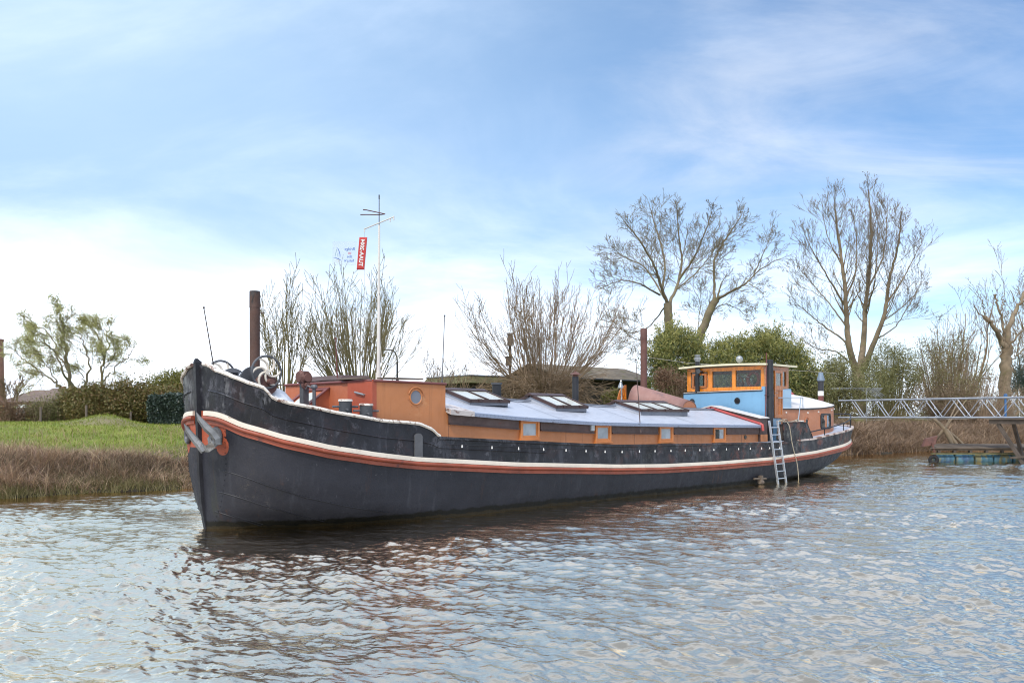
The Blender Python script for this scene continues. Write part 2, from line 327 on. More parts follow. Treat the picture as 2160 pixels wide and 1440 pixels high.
M['conifer'] = leaf_mat('conifer', [(0.02, 0.035, 0.025), (0.03, 0.05, 0.035), (0.05, 0.07, 0.05)], 0.6, 0.1)
M['dead_leaf'] = leaf_mat('hanging_dead_leaves', [(0.11, 0.06, 0.035), (0.17, 0.10, 0.05)], 0.8, 0.2)
M['rust_bush'] = leaf_mat('rusty_shrub', [(0.16, 0.085, 0.05), (0.22, 0.13, 0.075), (0.12, 0.075, 0.045)], 0.7, 0.2)
M['bark'] = paint('grey_olive_bark', (0.19, 0.15, 0.088), 0.9, 0.3, [((0.16, 0.145, 0.05), 0.52, 0.12, 1.6, 0.7)], bmp=0.5)
M['bark_poplar'] = paint('poplar_bark', (0.20, 0.15, 0.095), 0.9, 0.3, [((0.15, 0.14, 0.05), 0.55, 0.12, 1.2, 0.6)], bmp=0.5)
M['bark_willow'] = paint('willow_bark', (0.20, 0.165, 0.075), 0.9, 0.3, [((0.16, 0.145, 0.045), 0.52, 0.12, 1.6, 0.7)], bmp=0.5)
M['bark_red'] = paint('reddish_shoots', (0.23, 0.158, 0.094), 0.85, 0.25, [((0.12, 0.085, 0.05), 0.55, 0.12, 0.8, 0.7)])

# ------------------------------------------------------------------ the setting: river, bank, meadow
BA = R(38); BU = np.array([math.cos(BA), math.sin(BA)]); BN = np.array([-math.sin(BA), math.cos(BA)]); BP = np.array([-14.8, 24.45])
def bank(u, n): p = BP+u*BU+n*BN; return float(p[0]), float(p[1])
def smooth(a, b, x): t = np.clip((x-a)/(b-a), 0, 1); return t*t*(3-2*t)
def ground_z(u, n):
    u = np.asarray(u, float); n = np.asarray(n, float)
    edge = n + 0.35*np.sin(u*0.55)+0.25*np.sin(u*1.7+1)+0.12*np.sin(u*4.1)
    z = -1.3 + 1.42*smooth(-1.6, 0.35, edge) + 0.75*smooth(0.3, 2.6, edge) + 1.13*smooth(2.2, 10.5, n)
    z = z + 0.06*np.sin(u*0.8+n*0.5)*smooth(0.5, 3, n)
    z = z + 1.1*smooth(26, 42, n)*smooth(60, 10, u)                        # dike in the distance
    z = z + 0.40*np.exp(-(((u-5.3)/1.05)**2+((n-10.6)/1.0)**2))             # grass mound
    return z
def bank_at(px, n):    # where the line of sight of photo column px meets the line n metres inland
    r = (px-1080)/1800.; d = (n+BP@BN)/(r*BN[0]+BN[1]); return r*d, d
def un(x, y): q = np.array([x, y])-BP; return float(q@BU), float(q@BN)
def gz(x, y): u, n = un(x, y); return float(ground_z(u, n))

def make_ground():
    us = np.concatenate([np.linspace(-900, -60, 12), np.linspace(-50, 110, 260), np.linspace(120, 1500, 20)])
    ns = np.concatenate([[-700, -200, -60, -20, -6, -3], np.linspace(-2, 14, 80), np.linspace(15, 60, 40), [80, 120, 200, 400, 800, 1600, 2600]])
    U, Nn = np.meshgrid(us, ns, indexing='ij'); Z = ground_z(U, Nn)
    Z = Z+np.where((Nn > 1) & (Nn < 30), rng.normal(0, 0.02, Z.shape), 0)
    P = BP[None, None]+U[..., None]*BU+Nn[..., None]*BN
    V = np.dstack([P, Z]).reshape(-1, 3); a, b = len(us), len(ns)
    i, j = np.meshgrid(np.arange(a-1), np.arange(b-1), indexing='ij'); k = (i*b+j).ravel()
    F = np.stack([k, k+b, k+b+1, k+1], 1)
    m, t, bs = new_mat('meadow_ground')
    c = mixc(t, maprange(t, noise_n(t, 0.55, 6, 0.6), 0.35, 0.65), (0.13, 0.178, 0.020), (0.22, 0.245, 0.036))
    c = mixc(t, maprange(t, noise_n(t, 0.22, 5, 0.65, off=(4, 2, 0)), 0.55, 0.68, 0, 0.6), c, (0.17, 0.135, 0.07))
    c = mixc(t, maprange(t, noise_n(t, 9, 5, 0.7), 0.5, 0.75, 0, 0.5), c, (0.08, 0.10, 0.018))
    cd = nd(t, 'ShaderNodeTexCoord'); sp = nd(t, 'ShaderNodeSeparateXYZ'); t.links.new(cd.outputs['Object'], sp.inputs[0])
    wet = math_n(t, 'ADD', sp.outputs[2], math_n(t, 'MULTIPLY', noise_n(t, 1.3, 4), 0.6))
    c = mixc(t, maprange(t, wet, 1.2, 1.7, 1, 0), c, (0.085, 0.062, 0.038))     # bare earth and litter low on the bank
    c = mixc(t, maprange(t, wet, 0.25, 0.5, 1, 0), c, (0.045, 0.036, 0.022))
    # trodden bare path on the crest
    du = math_n(t, 'ADD', math_n(t, 'MULTIPLY', sp.outputs[0], float(BN[0])), math_n(t, 'MULTIPLY', sp.outputs[1], float(BN[1])))
    nn = math_n(t, 'SUBTRACT', du, float(BP@BN)); dist = math_n(t, 'ABSOLUTE', math_n(t, 'SUBTRACT', nn, 9.6))
    pth = math_n(t, 'MULTIPLY', maprange(t, dist, 0.2, 1.3, 1, 0), maprange(t, noise_n(t, 0.35, 5, 0.6, off=(9, 1, 0)), 0.44, 0.56))
    c = mixc(t, math_n(t, 'MULTIPLY', pth, 0.8), c, (0.22, 0.165, 0.11))
    t.links.new(c, bs.inputs['Base Color']); bs.inputs['Roughness'].default_value = 0.95
    bump(t, bs, noise_n(t, 18, 5, 0.7), 0.7, 0.06)
    o = np_mesh('ground', V, F, m, smooth=True); tag(o, kind='structure')
make_ground()

def make_water():
    def field(n, size, kp, ang, spread, seed):
        r = np.random.default_rng(seed); k1 = np.fft.fftfreq(n, size/n)*2*np.pi
        KX, KY = np.meshgrid(k1, k1, indexing='ij'); K = np.hypot(KX, KY); K[0, 0] = 1e9
        D = np.abs(np.cos(np.arctan2(KY, KX)-ang))**spread+0.10
        S = K**-4.0*np.exp(-(kp/K)**2)*np.exp(-(K/75.0)**2)*D
        A = (r.normal(size=K.shape)+1j*r.normal(size=K.shape))*np.sqrt(S); A[0, 0] = 0
        h = np.real(np.fft.ifft2(A)); h = np.exp(.22*h/h.std()); gx, gy = np.gradient(h, size/n); sl = math.sqrt((gx**2+gy**2).mean()); return (h-h.mean())/sl
    f1 = field(1024, 23.0, 5.5, R(80), 3.0, 3); f2 = field(1024, 14.2, 12.0, R(100), 2.6, 5); f3 = field(512, 61.0, 1.1, R(70), 3, 9)
    def samp(f, size, x, y, rot):
        n = f.shape[0]; c_, s_ = math.cos(rot), math.sin(rot)
        a = ((x*c_-y*s_)/size % 1.0)*n; b = ((x*s_+y*c_)/size % 1.0)*n
        i = np.floor(a).astype(int); j = np.floor(b).astype(int); u = a-i; v = b-j; i %= n; j %= n; i2 = (i+1) % n; j2 = (j+1) % n
        return f[i, j]*(1-u)*(1-v)+f[i2, j]*u*(1-v)+f[i, j2]*(1-u)*v+f[i2, j2]*u*v
    # rows get wider with distance; columns fan out
    q = [620.0]
    while q[-1] > 24: q.append(q[-1]-(0.42+0.6*max(0, (q[-1]-200)/420)))
    d = 1800*2.3/np.array(q); tn = np.concatenate([np.linspace(-1.7, -0.72, 160), np.linspace(-0.72, 0.72, 1150), np.linspace(0.72, 1.7, 160)[1:]])
    Dg, T = np.meshgrid(d, tn, indexing='ij'); X = Dg*T; Y = Dg
    amp = np.interp(Dg, [6, 14, 30, 60, 110], [0.17, 0.165, 0.15, 0.125, 0.085])
    gust = 0.62+0.75*(0.5+0.5*np.sin(X*0.33+Y*0.21+1.0+1.3*np.sin(Y*.31))*np.sin(X*0.12-Y*0.29+np.sin(X*.4)))
    lee = 1-0.55*np.exp(-((X+Y*0.62-6.5)/5.5)**2)*0            # open water everywhere
    cs, sn = math.cos(R(44.5)), math.sin(R(44.5)); bx = (X+6.43)*cs+(Y-17.85)*sn; by = -(X+6.43)*sn+(Y-17.85)*cs
    shelter = 1-0.62*smooth(-6.5, -2.6, by)*smooth(-3, 1, bx)*smooth(30, 14, bx)*smooth(4, 2, by)
    n2, nb = (X-BP[0])*BN[0]+(Y-BP[1])*BN[1], 0
    shore = 1-0.75*smooth(-5, -0.3, n2)
    Z = amp*gust*shelter*shore*(0.62*samp(f1, 23.0, X, Y, 0.2)+0.80*samp(f2, 14.2, X, Y, 0.9)*(0.6+0.8*gust-0.4)+0.35*samp(f3, 61.0, X, Y, -0.3))
    V = np.dstack([X, Y, Z]).reshape(-1, 3); a, b = Dg.shape
    i, j = np.meshgrid(np.arange(a-1), np.arange(b-1), indexing='ij'); k = (i*b+j).ravel()
    keep = ((n2[:-1, :-1] < 4)).ravel()
    F = np.stack([k, k+1, k+b+1, k+b], 1)[keep]
    m, t, bs = new_mat('river_water')
    bs.inputs['Base Color'].default_value = (0.018, 0.019, 0.013, 1); bs.inputs['Roughness'].default_value = 0.5; bs.inputs['Specular IOR Level'].default_value = 0.1
    h = math_n(t, 'ADD', noise_n(t, 8, 3, 0.55, 0.4, stretch=(1, 1.5, 1)), math_n(t, 'MULTIPLY', noise_n(t, 24, 3, 0.6, 0.3, stretch=(1, 1.4, 1)), 0.25))
    bn = nd(t, 'ShaderNodeBump'); bn.inputs['Strength'].default_value = 0.30; bn.inputs['Distance'].default_value = 0.03; t.links.new(h, bn.inputs['Height'])
    gl = nd(t, 'ShaderNodeBsdfGlossy'); gl.inputs['Roughness'].default_value = 0.035; gl.inputs[0].default_value = (1.0, 0.89, 0.725, 1)  # warm tint put into the reflection to take the blue out
    lw = nd(t, 'ShaderNodeLayerWeight'); lw.inputs[0].default_value = 0.5
    for q_ in (gl, lw, bs): t.links.new(bn.outputs[0], q_.inputs['Normal'])
    mx = nd(t, 'ShaderNodeMixShader'); t.links.new(maprange(t, lw.outputs['Facing'], 0.30, 0.80, 0.22, 1.0), mx.inputs[0])     # silty water; reflection raised beyond Fresnel at a glancing view to brighten it
    t.links.new(bs.outputs[0], mx.inputs[1]); t.links.new(gl.outputs[0], mx.inputs[2]); t.links.new(mx.outputs[0], t.nodes['Material Output'].inputs[0])
    o = np_mesh('water', V, F, m, smooth=True); tag(o, kind='structure')
make_water()

# ------------------------------------------------------------------ the barge (built in its own frame: X aft from the stem, Y to the far side, Z up from the water)
BO = (-6.43, 17.85, 0.0); BT = R(44.5)
barge = tag(empty('barge', BO, BT), 'long black and orange converted cargo barge with a blue wheelhouse lying in the river', 'barge')
def b2w(p): c_, s_ = math.cos(BT), math.sin(BT); return Vector((BO[0]+p[0]*c_-p[1]*s_, BO[1]+p[0]*s_+p[1]*c_, p[2]))
XR = [-.14,-.10,.03,.23,.447,.49,.54,.61,.88,1.42,1.755,2.94,3.54,3.91,4.245,4.36,4.45,6.9,10.7,14.4,18.9,20.5,22.75,24.4,26.7,28.6]
ZR = [3.40,3.25,3.12,2.985,2.89,2.85,2.75,2.665,2.575,2.474,2.398,2.219,2.185,2.15,2.033,1.96,1.87,1.738,1.545,1.49,1.44,1.42,1.485,1.645,1.845,1.98]
def zrail(X): return np.interp(X, XR, ZR)
XS = [-.10,.135,.76,1.66,2.78,3.84,6.87,10.87,13.1,16.1,19.6,22.9,25.36,26.6,28.3]
ZS = [2.47,2.214,1.966,1.736,1.553,1.423,1.196,0.988,.915,.885,.91,1.045,1.241,1.372,1.54]
_cs = None
def zstr(X):    # smooth curve through the measured heights (top of the white band)
    X = np.asarray(X, float); xs = np.linspace(-.2, 28.8, 600); z = np.interp(xs, XS, ZS)
    k = np.hanning(9); k /= k.sum(); zp = np.pad(z, 4, mode='reflect', reflect_type='odd'); zs_ = np.convolve(zp, k, 'valid'); return np.interp(X, xs, zs_)
def zdeck(X): return np.interp(X, [-.14, .5, 1.5, 3, 4.4, 6.9, 10.7, 14.4, 18.9, 22.75, 24.4, 26.7, 28.6], [2.75, 2.55, 2.28, 1.98, 1.80, 1.72, 1.53, 1.475, 1.425, 1.46, 1.60, 1.80, 1.94])
LEV = [-0.9, -0.25, 0.0, 0.35, 0.8, 1.0]     # level keys; 1.0 is the strake, 2.0 the rail
def level(l):
    """x0, x1, bow length, bow q, half beam, stern start, stern q for a hull level (0 waterline .. 1 strake .. 2 rail)"""
    ks = [-1, 0, .22, .5, 1, 2]
    I = lambda a: float(np.interp(l, ks, a))
    return I([.25, .0, -.03, -.07, -.10, -.14]), I([23.5, 26.5, 27.2, 27.75, 28.3, 28.6]), I([5.6, 5.2, 3.7, 3.05, 2.75, 2.6]), I([1.2, 1.42, 2.25, 2.75, 2.95, 3.0]), I([1.9, 2.06, 2.14, 2.2, 2.27, 2.25]), I([17, 19.5, 21.5, 23.2, 24.6, 24.9]), I([1.2, 1.25, 1.55, 1.9, 2.2, 2.25])
def half(l, X):
    x0, x1, Lb, q, B, xs, qs = level(l)
    t = np.clip((np.asarray(X, float)-x0)/Lb, 0, 1); u = np.clip((X-xs)/(x1-xs), 0, 1)
    return B*(1-(1-t)**2)**(1/q)*np.clip(1-u**2, 0, 1)**(1/qs)
NS = 150
_tau = 0.5-0.5*np.cos(np.linspace(0, np.pi, NS)); TAU = 0.55*_tau+0.45*np.linspace(0, 1, NS); TAU = TAU**1.25
TAU[0] = 0; TAU[-1] = 1; TAU[1] = 0.0006; TAU[2] = 0.002; TAU[3] = .0045
def stations(l): x0, x1 = level(l)[:2]; return x0+(x1-x0)*TAU
def level_z(l, X):
    zs = zstr(X)
    if l >= 1: return zs+(zrail(X)-zs)*(l-1)
    return zs*l if l >= 0 else zs*0+l*0.9
def hull_pt(l, X, side=-1, off=0.0):
    """point on the shell, pushed out by off along the outward normal"""
    e = 1e-3; b = float(half(l, X)); p = Vector((X, side*b, float(level_z(l, X))))
    if off:
        b2 = float(half(l, X+e)); tx = Vector((e, side*(b2-b), 0)).normalized(); nrm = Vector((0, 0, 1)).cross(tx)
        if nrm.y*side < 0: nrm = -nrm
        if X < 3 and nrm.x > 0: nrm.x = -nrm.x
        p += nrm.normalized()*off
    return p
def shell(levels, name, mats, parent, off=0.0, smooth_=True):
    V = []
    for l in levels:
        X = stations(l); b = half(l, X); z = level_z(l, X)
        ring = [(x, -y-off*(1 if y > .01 else 0), zz) for x, y, zz in zip(X, b, z)]+[(x, y+off*(1 if y > .01 else 0), zz) for x, y, zz in zip(X[::-1][1:-1], b[::-1][1:-1], z[::-1][1:-1])]
        V.append(ring)
    mb = MB(); mb.loft(V, 0, False); return mb.build(name, mats, parent, smooth_)

# hull paint: slate below, red round the hawse, algae and black at the waterline
def hull_mat():
    m, t, b = new_mat('hull_slate'); cd = nd(t, 'ShaderNodeTexCoord'); sp = nd(t, 'ShaderNodeSeparateXYZ'); t.links.new(cd.outputs['Object'], sp.inputs[0]); x, y, z = sp.outputs
    c = mixc(t, maprange(t, noise_n(t, 0.7, 6, 0.6), 0.3, 0.7), (0.017, 0.018, 0.024), (0.029, 0.030, 0.039))
    c = mixc(t, maprange(t, noise_n(t, 1.6, 6, 0.65, stretch=(3, 3, 0.2), off=(2, 5, 1)), 0.54, 0.74, 0, 0.28), c, (0.085, 0.090, 0.105))
    c = mixc(t, maprange(t, noise_n(t, 3.4, 8, 0.72, 1.2), 0.66, 0.72, 0, 0.5), c, (0.15, 0.15, 0.16))
    c = mixc(t, maprange(t, noise_n(t, 0.42, 5, 0.6, stretch=(2.2, 2.2, .15), off=(7, 0, 0)), 0.60, 0.70, 0, 0.35), c, (0.045, 0.05, 0.02))
    c = mixc(t, maprange(t, noise_n(t, 0.9, 6, 0.65, stretch=(2.6, 2.6, 0.12), off=(11, 3, 0)), 0.60, 0.70, 0, 0.55), c, (0.085, 0.042, 0.028))
    c = mixc(t, maprange(t, noise_n(t, 2.6, 7, 0.7, 0.5, off=(4, 9, 1)), 0.62, 0.68, 0, 0.35), c, (0.014, 0.015, 0.02))
    ay = math_n(t, 'ABSOLUTE', y)
    wob = math_n(t, 'MULTIPLY', math_n(t, 'SUBTRACT', noise_n(t, 5, 3), 0.5), 0.05)
    def disc(cx_, cy_, cz_, r):
        a = math_n(t, 'POWER', math_n(t, 'SUBTRACT', x, cx_), 2.0); b_ = math_n(t, 'POWER', math_n(t, 'SUBTRACT', ay, cy_), 2.0); d_ = math_n(t, 'POWER', math_n(t, 'SUBTRACT', z, cz_), 2.0)
        return maprange(t, math_n(t, 'ADD', math_n(t, 'SQRT', math_n(t, 'ADD', math_n(t, 'ADD', a, b_), d_)), wob), r-0.012, r+0.012, 1, 0)
    f = math_n(t, 'MAXIMUM', disc(0.0, 0.80, 1.72, 0.185), math_n(t, 'MULTIPLY', math_n(t, 'MULTIPLY', maprange(t, ay, 0.66, 0.68, 1, 0), maprange(t, z, 1.66, 1.68, 0, 1)), maprange(t, x, 0.6, 0.62, 1, 0)))
    up = math_n(t, 'MULTIPLY', math_n(t, 'MULTIPLY', maprange(t, ay, 0.91, 0.93, 1, 0), maprange(t, z, 1.90, 1.92, 0, 1)), maprange(t, x, 0.6, 0.62, 1, 0))
    f = math_n(t, 'MAXIMUM', f, up)
    c = mixc(t, f, c, (0.36, 0.085, 0.043))
    zz_ = math_n(t, 'ADD', z, math_n(t, 'MULTIPLY', math_n(t, 'SUBTRACT', noise_n(t, 4, 5, 0.6, stretch=(1, 1, .4)), 0.5), 0.16))
    c = mixc(t, maprange(t, zz_, 0.13, 0.19, 1, 0), c, (0.008, 0.008, 0.006))
    c = mixc(t, maprange(t, zz_, 0.03, 0.06, 0.7, 0), c, (0.035, 0.025, 0.010))
    t.links.new(c, b.inputs['Base Color'])
    t.links.new(maprange(t, noise_n(t, 6, 5, .65), 0.3, 0.7, 0.38, 0.62), b.inputs['Roughness'])
    hgt = math_n(t, 'ADD', noise_n(t, 1.1, 2, 0.5), math_n(t, 'MULTIPLY', noise_n(t, 24, 5, 0.65), 0.12)); bump(t, b, hgt, 0.7, 0.06)
    return m
M['hull'] = hull_mat()
for b_ in (M['hull'], M['black_paint'], M['seam'] if 'seam' in M else M['hull']): b_.node_tree.nodes['Principled BSDF'].inputs['Specular IOR Level'].default_value = 0.3
def bul_mat():
    m, t, b = new_mat('bulwark_black'); cd = nd(t, 'ShaderNodeTexCoord'); sp = nd(t, 'ShaderNodeSeparateXYZ'); t.links.new(cd.outputs['Object'], sp.inputs[0]); x = sp.outputs[0]
    c = mixc(t, maprange(t, noise_n(t, 1.3, 6, 0.62), 0.35, 0.66), (0.007, 0.007, 0.009), (0.019, 0.019, 0.025))
    c = mixc(t, maprange(t, noise_n(t, 2.2, 9, 0.74, 0.4, off=(1, 4, 2)), 0.53, 0.63, 0, 0.65), c, (0.095, 0.095, 0.11))
    c = mixc(t, maprange(t, noise_n(t, 1.8, 8, 0.7, 0.3, stretch=(2, 2, 0.5), off=(6, 1, 2)), 0.53, 0.62, 0, 0.45), c, (0.062, 0.065, 0.078))
    bow = math_n(t, 'MULTIPLY', maprange(t, x, 0.45, 0.75, 1, 0), maprange(t, sp.outputs[2], 2.45, 2.55, 0, 1))     # ghost of old painted letters
    c = mixc(t, math_n(t, 'MULTIPLY', math_n(t, 'MULTIPLY', maprange(t, noise_n(t, 7, 3, 0.5, stretch=(1, 1, 0.22), off=(2, 7, 3)), 0.52, 0.57), maprange(t, noise_n(t, 1.8, 3, 0.6, off=(1, 1, 6)), 0.45, 0.58)), math_n(t, 'MULTIPLY', bow, .65)), c, (0.15, 0.15, 0.155))
    aft = maprange(t, x, 8, 22, 0.1, 0.95)
    c = mixc(t, math_n(t, 'MULTIPLY', maprange(t, noise_n(t, 1.9, 8, 0.72, 0.4, off=(3, 3, 8)), 0.53, 0.63), aft), c, (0.105, 0.036, 0.026))
    c = mixc(t, math_n(t, 'MULTIPLY', maprange(t, noise_n(t, 3.2, 8, 0.75, 0.4, stretch=(1, 1, .6), off=(8, 3, 1)), 0.57, 0.66), aft), c, (0.14, 0.145, 0.13))
    c = mixc(t, maprange(t, noise_n(t, 15, 4, 0.7), 0.71, 0.74, 0, 0.8), c, (0.4, 0.4, 0.4))
    t.links.new(c, b.inputs['Base Color']); t.links.new(maprange(t, noise_n(t, 5, 5, .65), 0.3, 0.7, 0.3, 0.6), b.inputs['Roughness'])
    bump(t, b, math_n(t, 'ADD', noise_n(t, 1.5, 2, 0.5), math_n(t, 'MULTIPLY', noise_n(t, 20, 5, 0.7), 0.25)), 0.4, 0.04)
    return m
M['bulwark'] = bul_mat(); M['bulwark'].node_tree.nodes['Principled BSDF'].inputs['Specular IOR Level'].default_value = 0.35
hull = shell([-1, -.5, -.2, 0, .07, .15, .22, .32, .42, .5, .6, .72, .85, 1.0], 'hull', M['hull'], barge)
bul = shell([1.0, 1.25, 1.5, 1.75, 2.0], 'bulwark', M['bulwark'], barge, off=0.012)
inner = shell([1.3, 1.6, 2.0], 'bulwark_lining', M['black_paint'], bul, off=-0.06)

def sweep(l, xs, prof, name, mats, parent, sides=(-1, 1), zoff=0.0, mi_of=None, zf=None):
    """sweep a small profile [(out, up)] along a hull level"""
    mb = MB()
    for sd in sides:
        rings = []
        for X in xs:
            p = hull_pt(l, X, sd); q = hull_pt(l, X, sd, 1.0)-p; q.z = 0; q.normalize()
            z = p.z if zf is None else zf(X)
            rings.append([Vector((p.x, p.y, z+zoff+u))+q*o for o, u in prof])
        n = len(prof)
        if mi_of is None: mb.loft(rings, 0, True)
        else:
            for j in range(n):
                k = (j+1) % n; mb.add([r[i] for r in rings for i in (j, k)], [(2*i, 2*i+1, 2*i+3, 2*i+2) for i in range(len(rings)-1)], mi_of[j])
    return mb.build(name, mats, parent, True)
x0, x1 = level(1)[:2]
xs = np.concatenate([x0+0.002+np.linspace(0, 1, 26)**2.4*2.6, np.linspace(2.7, 24, 60), x1-0.004-(np.linspace(1, 0, 26)[1:]**2.2)*4.2])
sweep(1, xs, [(0.0, 0.0), (0.045, -0.004), (0.050, -0.02), (0.050, -0.098), (0.02, -0.104), (0, -.104)], 'rubbing_band', M['cream'], barge)
rb = [(0.0, -0.108)]+[(0.05+0.038*math.sin(a), -0.148+0.040*math.cos(a)) for a in np.linspace(0, math.pi, 9)]+[(0, -0.190)]
sweep(1, xs, rb, 'rubbing_bar', M['strake_red'], barge)
sweep(1, xs, [(0.0, -0.195), (0.022, -0.195), (0.022, -0.272), (0, -.276)], 'painted_plank', M['strake_red'], barge)

# cap rail: chipped white over the bow, black steel edge amidships, rusty white at the stern
x0r, x1r = level(2)[:2]
xb = np.concatenate([x0r+0.002+np.linspace(0, 1, 30)**2.2*1.2, np.linspace(1.1, 4.5, 40)])
cap = [(0.035, -0.028), (0.055, 0.004), (0.035, 0.042), (-0.055, 0.042), (-0.075, 0.004), (-0.05, -0.028)]
sweep(2, xb, cap, 'bow_cap_rail', M['cap_white'], bul)
xm = np.linspace(4.46, 21.5, 60)
sweep(2, xm, [(0.03, -0.075), (0.045, -0.06), (0.045, 0.0), (-0.09, 0.0), (-0.09, -0.075)], 'side_deck_edge', M['bulwark'], bul)
xa = np.concatenate([np.linspace(21.5, 25, 20), x1r-0.004-(np.linspace(1, 0, 26)**2.2)*3.6])
M['cap_rusty'] = paint('rusty_cap', (0.55, 0.47, 0.42), 0.6, 0.15, [(RUST, 0.5, 0.08, 2.5, 0.85), ((0.3, 0.17, 0.13), 0.55, 0.1, 6, 0.7)], bmp=0.5)
sweep(2, xa, [(0.03, -0.03), (0.035, 0.0), (0.03, 0.03), (-0.07, 0.03), (-0.07, -0.03)], 'stern_cap_rail', M['cap_rusty'], bul)
# plate laps: rubbed horizontal ridge in the bulwark and three riveted seams low on the bow
sweep(1.48, np.concatenate([x0r+0.03+np.linspace(0, 1, 16)**2.2*1.4, np.linspace(1.6, 8, 30)]), [(0.012, -.02), (0.03, 0), (0.012, .02)], 'plate_lap', M['bulwark'], bul)
M['seam'] = paint('plate_seam', (0.014, 0.014, 0.018), 0.5, 0.2)
def seam(pts, nm='plate_seam'):
    """a lapped plate edge: follows (X, z) points on the hull"""
    mb = MB()
    for sd in (-1, 1):
        mb = MB(); rings = []
        for X in np.linspace(pts[0][0], pts[-1][0], 40):
            z = float(np.interp(X, [p[0] for p in pts], [p[1] for p in pts])); l = z/float(zstr(X)); p = hull_pt(l, X, sd, 0.004); q = hull_pt(l, X, sd, 0.014)
            rings.append([p+Vector((0, 0, .012)), q, p-Vector((0, 0, .012))])
        mb.loft(rings, 0, True)
        for X in np.linspace(pts[0][0]+.05, pts[-1][0], 46):
            z = float(np.interp(X, [p[0] for p in pts], [p[1] for p in pts]))+0.035; l = z/float(zstr(X)); p = hull_pt(l, X, sd, 0.0); r_ = .007
            mb.lathe([(r_, -.006), (r_*.7, .006)], p, 5)
        mb.build(nm, M['seam'], hull)
seam([(0.02, 1.22), (0.6, .93), (1.3, .66), (2.2, .42), (3.2, .22)])
seam([(0.03, .78), (0.6, .52), (1.2, .30), (1.9, .10)])
seam([(0.05, .36), (0.4, .20), (0.8, .05)])
# stem bar
mb = MB(); mb.loft([[(f_, -.05, z_), (f_+.2, -.075, z_), (f_+.2, .075, z_), (f_, .05, z_)] for f_, z_ in ((.16, -.6), (.02, -.12), (-.03, .12), (-.09, .5), (-.13, 1.0), (-.17, 2.0), (-.20, 2.8), (-.22, 3.43))], 0)
mb.hexa([(-.23, -.05, 3.43), (-.07, -.075, 3.43), (-.07, .075, 3.43), (-.23, .05, 3.43), (-.20, -.03, 3.52), (-.16, -.03, 3.52), (-.16, .03, 3.52), (-.20, .03, 3.52)])
mb.build('stem_post', M['black_paint'], barge)
# rivets up the stem
mb = MB()
for z in np.arange(0.15, 3.3, 0.11):
    for sd in (-1, 1):
        X = 0.07+(-.13*z/3.4)+.02; l = z/float(zstr(X)) if z < zstr(X) else 1+(z-float(zstr(X)))/(float(zrail(X))-float(zstr(X)))
        mb.lathe([(.011, -.01), (.008, .008)], hull_pt(min(l, 1.97), X, sd, .012), 6)
mb.build('stem_rivets', M['black_paint'], hull)
# hawse pipes
for sd in (-1, 1):
    p = hull_pt(0.80, -0.045, sd, 0.01); q = hull_pt(0.80, -0.045, sd, 0.10)
    d = (q-p).normalized(); mb = MB(); mb.torus(p+d*.015, 0.15, 0.045, d, 24, 8); mb.tube([p-d*.25, p+d*.012], [.13, .13], 20, 1); mb.build('hawse_pipe', [M['steel'], M['tyre']], hull, True)

# decks
def deck():
    X = np.concatenate([[-.1, -.06, 0, .06, .14, .25, .4, .6, .9, 1.3, 1.8], np.linspace(2.2, 24, 40), [24.6, 25.2, 25.8, 26.4, 27, 27.5, 27.9, 28.2, 28.4, 28.5]])
    rings = []
    for x in X:
        b = max(0.01, float(half(1.9, x))-0.04); z = float(zdeck(x)); rings.append([(x, -b, z), (x, -b*.5, z+.02), (x, 0, z+.03), (x, b*.5, z+.02), (x, b, z)])
    mb = MB(); mb.loft(rings, 0, False, False); return mb.build('deck', M['deck_grey'], barge, True)
deck()
# raised bulwark plate beside the wheelhouse
for sd in (-1, 1):
    mb = MB(); y = sd*2.235; pl = [(20.55, y, 1.40), (22.75, y, 1.46), (22.25, y, 2.10), (20.45, y, 2.12)]
    mb.prism(pl, (0, -sd*.03, 0))
    mb.tube([(20.43, y, 2.12), (22.25, y, 2.11), (22.77, y, 1.47)], .018, 6)
    mb.build('bulwark_plate', M['bulwark'], barge)
# rubbing pad plate (rounded) on the near side and rust runs are in the paint
for sd in (-1, 1):
    mb = MB(); pts = []
    X0 = 3.85; y = sd*(2.262)
    pl = [(X0-.11, y, 1.42), (X0+.11, y, 1.42), (X0+.11, y, 1.86)]+[(X0+.11*math.cos(a), y, 1.86+.09*math.sin(a)) for a in np.linspace(.2, math.pi-.2, 7)]+[(X0-.11, y, 1.86)]
    mb.prism(pl, (0, sd*.05, 0)); mb.build('fender_pad', M['steel'], bul)

# ---- forward deckhouse
W = 1.88
mb = MB(); mb.box((2.97, -W, 1.75), (4.98, W, 3.10)); house = mb.build('deckhouse', M['orange'], barge)
mb = MB(); mb.box((2.945, -0.94, 1.8), (2.968, W, 3.07)); mb.build('front_wall', M['orange_front'], house)
mb = MB(); mb.box((2.90, -W-.01, 1.8), (2.94, -0.94, 3.12)); mb.box((2.94, -W-.005, 1.8), (3.02, -W+.03, 3.12))
mb.tube([(2.86, -1.28, 2.86), (2.86, -1.62, 2.80)], .022, 8, 1); mb.tube([(2.90, -1.28, 2.86), (2.86, -1.28, 2.86)], .015, 6, 1); mb.tube([(2.90, -1.62, 2.80), (2.86, -1.62, 2.80)], .015, 6, 1)
mb.build('front_panel', [M['red_panel'], M['galv']], house)
mb = MB()
for a, b in (((2.93, -W-.012, 3.10), (5.0, -W-.012, 3.08)), ((2.93, W, 3.10), (5.0, W, 3.08)), ((2.92, -W, 3.10), (2.92, W, 3.10)), ((4.99, -W, 3.08), (4.99, W, 3.08))): mb.tube([a, b], .028, 8)
mb.build('roof_moulding', M['maroon'], house, True)
